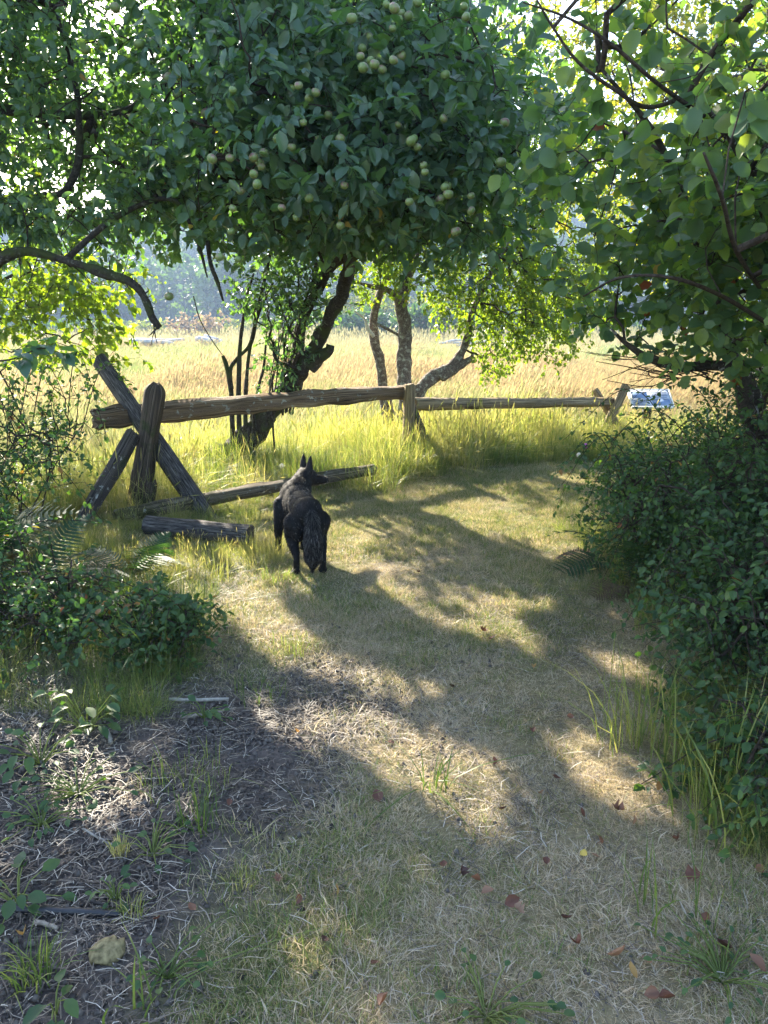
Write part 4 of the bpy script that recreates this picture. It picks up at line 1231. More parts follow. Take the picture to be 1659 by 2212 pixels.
# ------------------------------------------------------------------ split rail fence
def timber(name, p0, p1, w, h, mat, seed, sides=12, taper=1.0, ends=0.0, n=26, bow=0.0, rough=0.16, flat=0.55, roll=0.0, lump=0.0, dome=False):
    """a cleft timber: irregular wedge-like section, ridged along the grain"""
    r = np.random.default_rng(seed)
    p0, p1 = np.asarray(p0, float), np.asarray(p1, float)
    t = np.linspace(0, 1, n)
    P = p0 + (p1 - p0) * t[:, None]
    L_ = np.linalg.norm(p1 - p0)
    T = norm(p1 - p0)
    ref = np.array([0, 0, 1.0]) if abs(T[2]) < 0.8 else np.array([0, -1.0, 0])
    side = norm(np.cross(T, ref))
    up = np.cross(side, T)
    side, up = side * math.cos(roll) + up * math.sin(roll), up * math.cos(roll) - side * math.sin(roll)
    ang = (np.arange(sides) + r.uniform(-0.25, 0.25, sides)) / sides * 2 * np.pi
    # rounded rectangle profile
    c, s = np.cos(ang), np.sin(ang)
    k = (np.abs(c) ** 4 + np.abs(s) ** 4) ** (-0.25)
    k = 1 * (1 - flat) + k * flat
    prof = k * r.uniform(0.86, 1.1, sides)
    wob = fbm(np.c_[t * L_ * 1.2, np.full(n, seed)], seed, 2) - 0.5
    P = P + up * (bow * np.sin(t * np.pi) + wob * 0.10 * h)[:, None]
    sc = 1 + (taper - 1) * t
    if dome:
        sc = sc * np.sqrt(np.clip(1 - np.clip((t - 0.93) / 0.075, 0, 1) ** 2, 0.05, 1))
    V = []
    g = fbm(np.c_[np.tile(np.arange(sides) * 2.3, n), np.repeat(t * L_ * 2.5, sides)], seed + 5, 3).reshape(n, sides) - 0.5
    lum = (fbm(np.c_[t * L_ * 5, np.full(n, seed + 9)], seed + 9, 2) - 0.5) * lump
    for a in range(n):
        q_ = prof * (1 + 2 * rough * g[a] + lum[a]) * sc[a]
        V.append(P[a] + np.outer(c * q_ * w / 2, side) + np.outer(s * q_ * h / 2, up))
    V = np.vstack(V)
    V[:sides] += T * (r.uniform(-1, 1, sides) * ends)[:, None] * h
    V[-sides:] += T * (r.uniform(-1, 1, sides) * ends)[:, None] * h
    i = np.arange(n - 1)[:, None] * sides; j = np.arange(sides)[None]; kk = (j + 1) % sides
    q = np.stack([i + j, i + kk, i + sides + kk, i + sides + j], -1).reshape(-1, 4)
    nv = len(V)
    # separate end rings so that the ends stay crisp
    V2 = np.vstack([V, V[:sides], V[n * sides - sides:n * sides], V[:sides].mean(0), V[-sides:].mean(0)])
    jj = np.arange(sides); k2 = (jj + 1) % sides
    tr = np.vstack([np.c_[nv + k2, nv + jj, np.full(sides, nv + 2 * sides)], np.c_[nv + sides + jj, nv + sides + k2, np.full(sides, nv + 2 * sides + 1)]])
    al = np.r_[np.repeat(t * L_, sides), np.zeros(sides), np.full(sides, L_), 0.3, L_ + 0.3]
    ar = np.r_[np.tile(np.arange(sides) / sides, n), np.arange(sides) / sides, np.arange(sides) / sides, 0.5, 0.5]
    o = part(name, V2, [q, tr], mat, fence, True, {'along': al + seed, 'around': ar})
    return o


base = gpt(-2.0, 6.2)
fence = thing('split_rail_fence', 'weathered split rail fence on crossed timbers running along the meadow behind the dog', 'fence', base)
timber('rail', at(203, 906, 6.32), at(882, 847, 8.12), 0.15, 0.165, M['wood_rail'], 1, 18, 0.86, 0.15, 90, 0.02, 0.30, lump=0.45)
timber('rail', at(893, 873, 8.12), at(1335, 869, 9.65), 0.12, 0.135, M['wood_pale'], 2, 16, 0.80, 0.12, 80, 0.0, 0.28, lump=0.3)
timber('rail', at(250, 1120, 5.6), at(805, 1014, 7.1), 0.13, 0.11, M['wood_mossy'], 3, 14, 0.9, 0.2, 50, 0.015, 0.25, lump=0.3)['label'] = 'mossy bottom rail lying low in the grass'
p0 = at(290, 1108, 6.15); p0[2] = -0.1
timber('post', p0, at(338, 828, 6.12), 0.175, 0.19, M['wood_dark'], 4, 18, 0.85, 0.06, 60, 0.0, 0.22, flat=0.3, lump=0.15, dome=True)['label'] = 'dark round-topped leaning post'
timber('brace', at(462, 1142, 5.85), at(213, 778, 6.68), 0.10, 0.175, M['wood_grey'], 5, 12, 0.82, 0.04, 34, 0.0, 0.1, flat=0.9)
timber('brace', at(145, 1190, 5.45), at(288, 938, 6.10), 0.10, 0.145, M['wood_lichen'], 6, 12, 1.0, 0.08, 30, 0.0, 0.14, flat=0.8)['label'] = 'short lichen patched brace'
p0 = at(312, 1105, 6.05); p0[2] = -0.05
timber('stake', p0, at(328, 1040, 6.05), 0.09, 0.09, M['wood_dark'], 7, 10, 0.9, 0.3, 10)
timber('base_log', at(318, 1134, 5.3), at(540, 1157, 5.08), 0.14, 0.135, M['wood_grey'], 8, 14, 1.0, 0.03, 26, 0.0, 0.14, flat=0.6)
p0 = at(878, 950, 8.0); p0[2] = 0.0
timber('post', p0, at(886, 830, 8.0), 0.12, 0.12, M['wood_pale'], 9, 14, 0.92, 0.1, 26, 0.0, 0.15, flat=0.5)
timber('brace', at(890, 880, 8.1), at(935, 985, 7.9), 0.08, 0.09, M['wood_dark'], 10, 10, 1.0, 0.1, 16)
timber('brace', at(1356, 955, 9.6), at(1284, 842, 9.8), 0.09, 0.155, M['wood_pale'], 11, 12, 1.0, 0.03, 20, 0.0, 0.08, flat=0.9)
timber('brace', at(1293, 955, 9.5), at(1353, 832, 9.55), 0.11, 0.125, M['wood_pale'], 12, 12, 1.0, 0.06, 20, 0.0, 0.12, flat=0.9)

# ------------------------------------------------------------------ information sign
sp = at(1405, 862, 9.7)
sbase = np.array([sp[0], 9.75, float(gz(sp[0], 9.75))])
sign = thing('information_sign', 'small pale slanted information panel on a dark post beyond the fence end', 'sign', sbase)
def box(c, s, rx=0.0, rz=0.0, bev=0.0):
    v = np.array([[x, y, z] for x in (-.5, .5) for y in (-.5, .5) for z in (-.5, .5)]) * s
    ca, sa = math.cos(rx), math.sin(rx)
    v = v @ np.array([[1, 0, 0], [0, ca, -sa], [0, sa, ca]]).T
    ca, sa = math.cos(rz), math.sin(rz)
    v = v @ np.array([[ca, -sa, 0], [sa, ca, 0], [0, 0, 1]]).T
    f = np.array([[0, 1, 3, 2], [4, 6, 7, 5], [0, 4, 5, 1], [2, 3, 7, 6], [0, 2, 6, 4], [1, 5, 7, 3]])
    return v + np.asarray(c), f
TILT = R(-52)
m, nt = mat_new('printed sign face')
tc = N(nt, 'ShaderNodeTexCoord')
mp = N(nt, 'ShaderNodeMapping'); nt.links.new(tc.outputs['Generated'], mp.inputs[0])
mp.inputs['Rotation'].default_value = (0, 0, 0)
br = N(nt, 'ShaderNodeTexBrick', i_Scale=3.0, i_Mortar_Size=0.02)
nt.links.new(mp.outputs[0], br.inputs['Vector'])
br.inputs['Color1'].default_value = (0.46, 0.50, 0.58, 1); br.inputs['Color2'].default_value = (0.50, 0.53, 0.59, 1); br.inputs['Mortar'].default_value = (0.28, 0.33, 0.45, 1)
pb = N(nt, 'ShaderNodeBsdfPrincipled', i_Roughness=0.22); nt.links.new(br.outputs[0], pb.inputs['Base Color'])
out = N(nt, 'ShaderNodeOutputMaterial'); nt.links.new(pb.outputs[0], out.inputs[0])
V, f = box(sp, (0.50, 0.02, 0.30), TILT); part('panel', V, f, m, sign, False)
mb = MB()
ca, sa = math.cos(TILT), math.sin(TILT)
def onp(u, v, w): return sp + np.array([u, w * ca - v * sa, w * sa + v * ca])
for (u, v, su, sv) in ((0, 0.155, 0.53, 0.014), (0, -0.155, 0.53, 0.014), (-0.257, 0, 0.014, 0.324), (0.257, 0, 0.014, 0.324)):
    V, f = box(onp(u, v, -0.004), (su, 0.034, sv), TILT); mb.add(V, f)
mb.build('frame', plain_mat('pale sign frame', (0.62, 0.62, 0.60), 0.5), sign, False)
V, f = box((sp[0] - 0.02, sp[1] + 0.05, (sp[2] + sbase[2]) / 2 - 0.04), (0.09, 0.09, sp[2] - sbase[2] - 0.02)); part('post', V, f, M['wood_dark'], sign, False)
# blue printed picture and text rules, 2 mm proud
mb = MB()
for (u, v, su, sv) in ((-0.13, 0.06, 0.20, 0.12), (0.12, -0.07, 0.22, 0.10)):
    V, f = box(onp(u, v, -0.0115), (su, 0.003, sv), TILT); mb.add(V, f)
mb.build('printed_picture', plain_mat('blue print', (0.16, 0.23, 0.38), 0.25, 0.2, 9.0), sign, False)
mb = MB()
for k in range(5):
    V, f = box(onp(0.12, 0.11 - 0.03 * k, -0.0115), (0.20 - 0.03 * (k % 2), 0.003, 0.007), TILT); mb.add(V, f)
    V, f = box(onp(-0.13, -0.03 - 0.025 * k, -0.0115), (0.19 - 0.04 * (k % 2), 0.003, 0.006), TILT); mb.add(V, f)
mb.build('printed_text', plain_mat('grey print', (0.10, 0.12, 0.17), 0.3), sign, False)

# ------------------------------------------------------------------ dog
def ellipsoid(c, r, n=14, m_=10, rot=None):
    th = np.linspace(0, np.pi, m_ + 1)[1:-1]
    ph = np.linspace(0, 2 * np.pi, n, endpoint=False)
    V = np.array([[math.sin(a) * math.cos(b), math.sin(a) * math.sin(b), math.cos(a)] for a in th for b in ph] + [[0, 0, 1], [0, 0, -1]])
    V = V * np.asarray(r)
    if rot is not None:
        V = V @ np.asarray(rot).T
    V = V + np.asarray(c)
    k = len(th)
    i = np.arange(k - 1)[:, None] * n; j = np.arange(n)[None]; jj = (j + 1) % n
    q = np.stack([i + j, i + n + j, i + n + jj, i + jj], -1).reshape(-1, 4)
    a = np.arange(n); b = (a + 1) % n
    t = np.vstack([np.c_[np.full(n, k * n), a, b], np.c_[np.full(n, k * n + 1), (k - 1) * n + b, (k - 1) * n + a]])
    return V, q, t


mb = MB()
def ell(c, r, rot=None): mb.add(*ellipsoid(c, r, rot=rot))
def lim(pts, rads, n=5, sides=12):
    P = catmull(pts, n); rad = np.interp(np.linspace(0, 1, len(P)), np.linspace(0, 1, len(rads)), rads)
    V, q, t, _, _ = tube(P, rad, sides); mb.add(V, q, t)
    ell(P[0], (rads[0],) * 3); ell(P[-1], (rads[-1],) * 3)
ell((0, 0.18, 0.352), (0.100, 0.20, 0.122))
ell((0, -0.02, 0.376), (0.088, 0.24, 0.092))
ell((0, -0.20, 0.385), (0.094, 0.120, 0.092))
ell((0, 0.28, 0.375), (0.105, 0.11, 0.120))
for s in (-1, 1):
    ell((s * 0.062, -0.19, 0.31), (0.048, 0.095, 0.115))
    lim([(s * 0.08, -0.19, 0.32), (s * 0.088, -0.13, 0.22), (s * 0.082, -0.255, 0.130), (s * 0.082, -0.245, 0.035)], [0.066, 0.044, 0.022, 0.020])
    ell((s * 0.083, -0.22, 0.020), (0.030, 0.046, 0.021))
    lim([(s * 0.080 - 0.01, 0.27, 0.33), (s * 0.088 - 0.03, 0.23, 0.22), (s * 0.084 - 0.04, 0.26, 0.11), (s * 0.084 - 0.04, 0.265, 0.03)], [0.060, 0.038, 0.024, 0.023])
    ell((s * 0.084 - 0.04, 0.285, 0.020), (0.029, 0.042, 0.021))
HA = R(72)                                     # head turned to its right
hd = np.array([math.sin(HA), math.cos(HA), -0.10]); hd = norm(hd)
hr = norm(np.cross(hd, [0, 0, 1])); hu = np.cross(hr, hd)
hc = np.array([0.105, 0.42, 0.478])
lim([(0, 0.24, 0.39), (0.045, 0.345, 0.435), hc - hd * 0.025], [0.100, 0.078, 0.062])
rotm = np.stack([hr, hd, hu], -1)
ell(hc, (0.063, 0.075, 0.060), rotm)
lim([hc + hd * 0.03 - hu * 0.012, hc + hd * 0.10 - hu * 0.022, hc + hd * 0.145 - hu * 0.024], [0.046, 0.034, 0.024], 4)
ell(hc + hd * 0.155 - hu * 0.014, (0.014, 0.012, 0.012), rotm)
for s in (-1, 1):
    b = hc + hr * s * 0.040 + hu * 0.040 - hd * 0.012
    V, q, t, _, _ = tube(np.array([b - hu * 0.02, b + hu * 0.03 + hr * s * 0.006, b + hu * 0.085 + hr * s * 0.009, b + hu * 0.122 + hr * s * 0.010 + hd * .004]), [0.036, 0.034, 0.020, 0.003], 10)
    c = V.mean(0)
    V = V - np.outer((V - c) @ hd, hd) * 0.3
    mb.add(V, q, t)
lim([(0, -0.29, 0.41), (0.005, -0.345, 0.36), (0.004, -0.365, 0.25), (0.002, -0.36, 0.15), (0.0, -0.345, 0.075)], [0.028, 0.036, 0.054, 0.052, 0.014], 6)
raw = mesh('dog_raw', mb.verts(), mb.faces())
tmp = link('dog_tmp', raw)
md = tmp.modifiers.new('r', 'REMESH'); md.mode = 'VOXEL'; md.voxel_size = 0.0065
md2 = tmp.modifiers.new('s', 'SMOOTH'); md2.iterations = 20; md2.factor = 0.5
bpy.context.view_layer.update()
ev = tmp.evaluated_get(bpy.context.evaluated_depsgraph_get())
me = bpy.data.meshes.new_from_object(ev)
bpy.data.objects.remove(tmp)
me.name = 'dog'
me.shade_smooth()
m, nt = mat_new('black dog coat')
L = nt.links
tc = N(nt, 'ShaderNodeTexCoord')
n1 = N(nt, 'ShaderNodeTexNoise', i_Scale=9.0, i_Detail=4.0); L.new(tc.outputs['Object'], n1.inputs['Vector'])
n2 = N(nt, 'ShaderNodeTexNoise', i_Scale=220.0, i_Detail=3.0); L.new(tc.outputs['Object'], n2.inputs['Vector'])
cr = ramp(nt, [(0.35, (0.008, 0.008, 0.009)), (0.62, (0.016, 0.014, 0.014)), (0.8, (0.045, 0.034, 0.028))], n1.outputs['Fac'])
pb = N(nt, 'ShaderNodeBsdfPrincipled', i_Roughness=0.7); L.new(cr.outputs[0], pb.inputs['Base Color'])
pb.inputs['Specular IOR Level'].default_value = 0.15
bp = N(nt, 'ShaderNodeBump', i_Strength=0.5, i_Distance=0.004); L.new(n2.outputs['Fac'], bp.inputs['Height']); L.new(bp.outputs[0], pb.inputs['Normal'])
out = N(nt, 'ShaderNodeOutputMaterial'); L.new(pb.outputs[0], out.inputs[0])
me.materials.clear(); me.materials.append(m)
DOG = np.array([-0.515, 4.70, 0.0]); DOG[2] = float(gz(DOG[0], DOG[1])) + 0.005
dog = link('dog', me, None, tuple(DOG))
YAW = R(15)
dog.rotation_euler = (0, 0, YAW)
tag(dog, 'black prick-eared dog standing on the path with its back turned, looking right', 'dog')
# coat of guard hairs
nv = len(me.vertices)
co = np.zeros(nv * 3, np.float32); me.vertices.foreach_get('co', co); co = co.reshape(-1, 3)
nn = np.zeros(nv * 3, np.float32); me.vertices.foreach_get('normal', nn); nn = nn.reshape(-1, 3)
rd = np.random.default_rng(77)
pk = rd.integers(0, nv, 26000)
tv_ = np.nonzero((co[:, 1] < -0.315) & (co[:, 2] > 0.05))[0]
pk = np.r_[pk, tv_[rd.integers(0, len(tv_), 9000)]]
p, nr = co[pk] + rd.normal(0, 0.002, (len(pk), 3)), nn[pk]
istail = (p[:, 1] < -0.315) & (p[:, 2] > 0.05)
flow = np.tile(np.array([0, -0.8, -0.35]), (len(pk), 1))
flow[(p[:, 2] < 0.24)] = (0, -0.25, -0.9)
flow[istail] = (0, 0.05, -1)
headm = np.linalg.norm(p - hc, axis=1) < 0.13
flow[headm] = -hd
flow = flow - nr * np.sum(flow * nr, 1, keepdims=True)
d = norm(norm(flow) + 0.13 * nr + rd.normal(0, 0.09, p.shape))
ln = np.where(istail, 0.045, np.where(p[:, 2] < 0.14, 0.007, np.where(headm, 0.008, 0.016))) * rd.uniform(0.6, 1.2, len(pk))
low_leg = p[:, 2] < 0.03
ln[low_leg] *= 0.4
ear = (p[:, 2] > hc[2] + 0.06)
ln[ear] *= 0.35
s_ = norm(np.cross(d, rd.normal(0, 1, p.shape))) * np.where(istail, 0.0007, 0.0010)[:, None]
V = np.stack([p - s_, p + s_, p + d * (ln * 0.55)[:, None] + s_ * 0.7, p + d * (ln * 0.55)[:, None] - s_ * 0.7, p + d * ln[:, None] - nr * (ln * 0.15)[:, None]], 1).reshape(-1, 3)
b = (np.arange(len(pk)) * 5)[:, None]
grey = np.where(istail, rd.uniform(0.3, 0.95, len(pk)), rd.uniform(0, 1, len(pk)) ** 3.0)
grey = np.where((np.abs(p[:, 0]) < 0.07) & (p[:, 1] > -0.05) & (p[:, 1] < 0.2) & (p[:, 2] > 0.42), rd.uniform(0.3, 1, len(pk)), grey)  # paler hairs on top of the back stand in for light there
fm, nt = mat_new('dog guard hair')
a_ = N(nt, 'ShaderNodeAttribute', attribute_name='rnd')
cr = ramp(nt, [(0.0, (0.004, 0.004, 0.005)), (0.6, (0.010, 0.009, 0.009)), (0.85, (0.07, 0.066, 0.066)), (1.0, (0.34, 0.32, 0.30))], a_.outputs['Fac'])
pb = N(nt, 'ShaderNodeBsdfPrincipled', i_Roughness=0.6); nt.links.new(cr.outputs[0], pb.inputs['Base Color'])
pb.inputs['Specular IOR Level'].default_value = 0.12
out = N(nt, 'ShaderNodeOutputMaterial'); nt.links.new(pb.outputs[0], out.inputs[0])
link('fur', mesh('fur', V, [np.hstack([b, b + 1, b + 2, b + 3]), np.hstack([b + 3, b + 2, b + 4])], fm, True, {'rnd': np.repeat(grey, 5)}), dog)
# eyes
em = plain_mat('dark eye', (0.02, 0.012, 0.008), 0.08, 0.2, 50, 0.6)
for s in (-1, 1):
    V, q, t = ellipsoid(hc + hd * 0.062 + hr * s * 0.034 + hu * 0.014, (0.010,) * 3, 10, 8)
    link('eye', mesh('eye', V, [q, t], em), dog)

# ------------------------------------------------------------------ thickets, ferns, plants
def bush(name, label, cat, c, ells, mat, kind, size, n_attr, per, tw, seed, n_single=0, group=None, gap=0.3, face=0.3, shell=0.5, stems=6, twig=None, min_px=8, droop=0.1, r_tip=0.0022, upw=0.8, canes=0, gfreq=1.2):
    base = gpt(*c)
    b = thing(name, label, cat, base, group)
    r = np.random.default_rng(seed)
    sp_ = []
    mb = MB()
    for k in range(stems):
        e = ells[k % len(ells)]
        a = base + np.array([r.normal(0, 0.06), r.normal(0, 0.06), -0.02])
        z = np.array([e[0], e[1], e[2]]) + r.normal(0, 0.3, 3) * np.array(e[3:6])
        P = catmull([a, (a + z) / 2 + np.array([r.normal(0, .05), r.normal(0, .05), 0.08]), z], 5)
        mb.tube(P, np.linspace(r_tip * 3, r_tip * 1.5, len(P)), 5, cap=False)
        sp_.append(P[3:])
    cp, cdn, cs = [], [], []
    for k in range(canes):
        e = ells[k % len(ells)]
        a0 = r.uniform(0, 6.28)
        st = np.array([e[0] + r.normal(0, 0.15), e[1] + r.normal(0, 0.15), e[2] * r.uniform(0.5, 1.2)])
        ln = r.uniform(0.35, 0.7) * (e[3] + e[4])
        dv = np.array([math.cos(a0), math.sin(a0), 0])
        top = st + dv * ln * 0.5 + [0, 0, e[5] * r.uniform(0.6, 1.2)]
        P = catmull([st, top, st + dv * ln + [0, 0, e[5] * r.uniform(-0.3, 0.9)]], 7)
        mb.tube(P, np.linspace(0.004, 0.0015, len(P)), 4, cap=False)
        for q_ in range(3, len(P)):
            t = P[q_] - P[q_ - 1]
            for sd2 in (-1, 1, 0):
                cp.append(P[q_] + r.normal(0, 0.012, 3)); cs.append(size * r.uniform(0.7, 1.35))
                cdn.append(norm(0.4 * norm(t) + sd2 * np.cross(norm(t), [0, 0, 1.0]) + r.normal(0, 0.3, 3)))
    mb.build('stems', twig or M['bark_twig'], b)
    if canes:
        leaves_to(b, kind, mat, np.array(cp), leaf_basis(np.array(cdn), np.array([0, -0.3, 1.0]) + r.normal(0, 0.35, (len(cp), 3))), np.array(cs), np.clip(r.normal(0.6, 0.22, len(cp)), 0, 0.99), 0, seed, 'cane_foliage')
    keep = lambda A: A[:, 2] > gz(A[:, 0], A[:, 1]) + 0.04
    crown(b, ells, np.vstack(sp_), n_attr, kind, mat, size, per, tw, seed, gap=gap, n_single=n_single, r_tip=r_tip, r_max=0.012, face=face, keep=keep, shell=shell, min_px=min_px, droop=droop, upw=upw, twig_mat=twig, sunny=False, gfreq=gfreq)
    return b

TH = 'thicket bushes along the right of the path'
_bush = bush
def bush(*a, **k):
    k.setdefault('gap', 0.47); k.setdefault('shell', 0.75); k.setdefault('canes', 24); k.setdefault('gfreq', 2.3)
    return _bush(*a, **k)
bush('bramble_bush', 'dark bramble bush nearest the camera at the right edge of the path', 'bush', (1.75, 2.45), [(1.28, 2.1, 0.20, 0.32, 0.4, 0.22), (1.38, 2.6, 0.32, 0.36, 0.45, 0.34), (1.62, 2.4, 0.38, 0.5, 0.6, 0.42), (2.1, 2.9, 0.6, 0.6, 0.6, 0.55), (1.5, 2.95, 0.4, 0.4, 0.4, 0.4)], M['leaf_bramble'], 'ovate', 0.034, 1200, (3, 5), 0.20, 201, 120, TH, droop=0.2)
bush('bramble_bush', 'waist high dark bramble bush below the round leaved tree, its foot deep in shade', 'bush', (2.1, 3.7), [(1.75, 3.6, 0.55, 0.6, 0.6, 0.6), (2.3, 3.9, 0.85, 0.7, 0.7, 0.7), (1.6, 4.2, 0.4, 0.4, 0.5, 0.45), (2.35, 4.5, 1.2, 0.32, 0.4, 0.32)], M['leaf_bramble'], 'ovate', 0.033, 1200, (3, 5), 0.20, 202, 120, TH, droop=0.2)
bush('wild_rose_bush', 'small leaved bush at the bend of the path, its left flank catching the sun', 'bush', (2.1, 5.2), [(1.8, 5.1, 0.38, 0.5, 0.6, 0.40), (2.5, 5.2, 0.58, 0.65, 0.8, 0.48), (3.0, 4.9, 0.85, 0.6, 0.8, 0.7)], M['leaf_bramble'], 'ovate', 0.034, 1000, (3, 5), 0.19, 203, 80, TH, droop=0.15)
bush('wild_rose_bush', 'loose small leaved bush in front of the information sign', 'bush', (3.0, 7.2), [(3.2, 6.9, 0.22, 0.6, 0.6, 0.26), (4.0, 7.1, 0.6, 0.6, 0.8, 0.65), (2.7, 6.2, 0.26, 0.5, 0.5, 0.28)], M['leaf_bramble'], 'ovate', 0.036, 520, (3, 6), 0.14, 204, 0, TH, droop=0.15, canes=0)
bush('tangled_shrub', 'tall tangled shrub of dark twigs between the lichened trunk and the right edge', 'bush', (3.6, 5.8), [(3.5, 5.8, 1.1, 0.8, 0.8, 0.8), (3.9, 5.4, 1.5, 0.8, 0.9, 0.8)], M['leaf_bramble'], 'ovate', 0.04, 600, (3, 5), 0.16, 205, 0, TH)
UG = 'undergrowth plants along the left of the path'
bush('bramble_bush', 'low dark bramble in the shade at the left edge, in front of the ferns', 'bush', (-1.75, 3.35), [(-1.6, 3.3, 0.22, 0.5, 0.45, 0.24), (-2.1, 3.5, 0.35, 0.5, 0.5, 0.32)], M['leaf_bramble'], 'ovate', 0.032, 330, (3, 4), 0.12, 211, 100, UG, droop=0.1)
bush('bramble_bush', 'leafy bramble tangled round the foot of the lichen patched brace', 'bush', (-2.3, 4.7), [(-2.6, 4.5, 0.35, 0.45, 0.5, 0.38), (-3.0, 5.0, 0.5, 0.6, 0.6, 0.5)], M['leaf_bramble'], 'ovate', 0.04, 360, (3, 5), 0.13, 212, 80, UG, droop=0.1)
bush('nettle_clump', 'low green leafy clump beside the grass in front of the fern', 'plant', (-1.05, 3.25), [(-1.05, 3.25, 0.16, 0.28, 0.22, 0.16)], M['leaf_bramble'], 'ovate', 0.036, 60, (2, 4), 0.10, 213, 60, UG, droop=0.1, stems=5)
bush('weedy_bush', 'thin twiggy plant with sparse leaves standing left of the crossed timbers', 'plant', (-2.6, 5.3), [(-2.4, 5.2, 0.8, 0.45, 0.5, 0.55), (-2.9, 5.5, 0.75, 0.5, 0.5, 0.6)], M['leaf_bramble'], 'ovate', 0.04, 190, (2, 3), 0.14, 214, 40, UG, gap=0.4, droop=0.0)


def frond(L_, seed, droop=0.5, npin=22, width=0.16):
    """one fern frond along +Y, arching; returns V, quads"""
    r = np.random.default_rng(seed)
    V, q, tr, rn = [], [], [], []
    def pos(t): return np.array([0, L_ * (t - 0.12 * droop * t * t), L_ * (0.75 * t - droop * 1.1 * t * t)])
    n = 0
    for k in range(npin):
        t = 0.12 + 0.87 * k / (npin - 1)
        c = pos(t)
        wl = width * L_ * 2.0 * math.sin(min(1, (1.04 - t) * 1.5) * math.pi / 2) * (0.55 + 0.45 * min(1, t * 4))
        w = 0.62 * L_ / npin
        for s in (-1, 1):
            dz = r.uniform(-0.22, 0.05) * wl
            tip = c + np.array([s * wl, 0.35 * wl, dz])
            mid = c + np.array([s * wl * 0.5, 0.14 * wl, dz * 0.2])
            V += [c + [0, -w / 2, 0], c + [0, w / 2, 0], mid + [0, w * 0.55, 0], mid + [0, -w * 0.5, 0], tip]
            q.append((n, n + 1, n + 2, n + 3)); tr.append((n + 3, n + 2, n + 4))
            n += 5
    P = np.array([pos(t) for t in np.linspace(0, 1, 9)])
    tv, tq, tt, _, _ = tube(P, np.linspace(0.005, 0.001, 9), 4, cap=False)
    q = np.vstack([np.array(q), tq + n])
    return np.vstack([np.array(V), tv]), [q, np.array(tr)]

frond_me = {}
for k in range(4):
    for nm, mt in (('green', M['fern']), ('dead', M['fern_dead'])):
        V, f = frond(1.0, 500 + k, droop=0.45 + 0.15 * k)
        frond_me[nm, k] = mesh('frond', V, f, mt, True, {'rnd': np.clip(np.random.default_rng(k).normal(0.5, 0.25, len(V)), 0, 1)})

def fern(label, x, y, size, nf, seed, dead=0, group='ferns in the undergrowth', elev=0.6):
    base = gpt(x, y, 0.02)
    t = thing('fern', label, 'fern', base, group)
    r = np.random.default_rng(seed)
    for k in range(nf):
        o = link('frond', frond_me['dead' if k < dead else 'green', k % 4], t)
        o.rotation_euler = (r.uniform(-0.1, elev) if k >= dead else r.uniform(-0.6, -0.2), r.normal(0, 0.15), k * 6.28 / nf + r.normal(0, 0.3))
        s = size * r.uniform(0.75, 1.15)
        o.scale = (s, s, s)

fern('dark sword fern in front of the grey base log', -1.50, 4.35, 0.46, 9, 1, 2)
fern('small sword fern right of the dark fern, beside the path edge', -1.40, 3.90, 0.30, 8, 2, 1)
fern('large sword fern at the left edge, its fronds in half light', -2.35, 4.1, 0.75, 11, 3, 1)
fern('brown withered fern under the left brambles', -1.9, 3.85, 0.5, 9, 4, 7)
fern('small pale fern beside the apple tree stump', -0.95, 7.0, 0.35, 7, 5)
fern('fern at the foot of the small leaved bush by the path bend', 1.45, 4.55, 0.5, 9, 6, 2)
fern('brown tipped fern low under the right thicket', 1.4, 4.05, 0.42, 8, 7, 4)
fern('spreading fern in the deep shade of the right thicket', 1.75, 4.9, 0.6, 9, 8, 1)

# grass tufts one can tell apart
def tuft(label, x, y, n, rad, h, w, rnd, seed, mat='grass_green', lean=0.6, name='grass_tuft', group='grass tufts in the path', droop=0.9):
    V, f, rn = blades(n, rad, h, w, lean, rnd, seed, 4, droop, (0, 0), 0.7)
    o = link(name, mesh(name, V, f, M[mat], True, {'rnd': rn}), None, tuple(gpt(x, y)))
    tag(o, label, 'grass tuft', group)
def tuft_px(label, px, py, *a, **k):
    p = gnd(px, py); tuft(label, p[0], p[1], *a, **k)
tuft_px('fresh green grass tuft standing alone on the bare earth near the dark pipe', 430, 1785, 60, 0.07, 0.16, 0.004, (0.0, 0.5), 1)
tuft_px('stubby yellow brown tuft cut short on the bare earth', 262, 1850, 50, 0.025, 0.10, 0.004, (0.7, 1.0), 2, lean=0.25)
tuft_px('green and straw tuft in the lower left corner', 75, 2110, 80, 0.06, 0.15, 0.004, (0.1, 0.9), 3)
tuft_px('small dry tuft at the end of the black pipe', 285, 1975, 60, 0.04, 0.08, 0.003, (0.5, 1.0), 4)
tuft_px('broad bladed green tuft lying flat in the sun streak', 940, 1700, 22, 0.05, 0.22, 0.007, (0.2, 0.5), 5, lean=1.3)
tuft_px('wide green tuft on the left of the path below the pale stick', 400, 1690, 120, 0.16, 0.14, 0.003, (0.1, 0.75), 6)
tuft_px('pale dry tuft in the middle of the bare patch', 520, 1900, 70, 0.05, 0.07, 0.003, (0.7, 1.0), 7)
tuft_px('thin upright green blades near the bottom right corner', 1440, 1980, 26, 0.14, 0.30, 0.005, (0.1, 0.5), 8, lean=0.4)
tuft('tall dark green grass tuft standing in the low leafy clump', -1.0, 3.45, 120, 0.16, 0.5, 0.006, (0.0, 0.45), 34, lean=0.7)
tuft('loose grass tuft between the clump and the dark fern', -1.3, 3.75, 110, 0.18, 0.45, 0.005, (0.05, 0.6), 35, lean=0.8)
tuft_px('arching green grass tuft by the left fern', 330, 1440, 90, 0.10, 0.45, 0.008, (0.05, 0.5), 9)
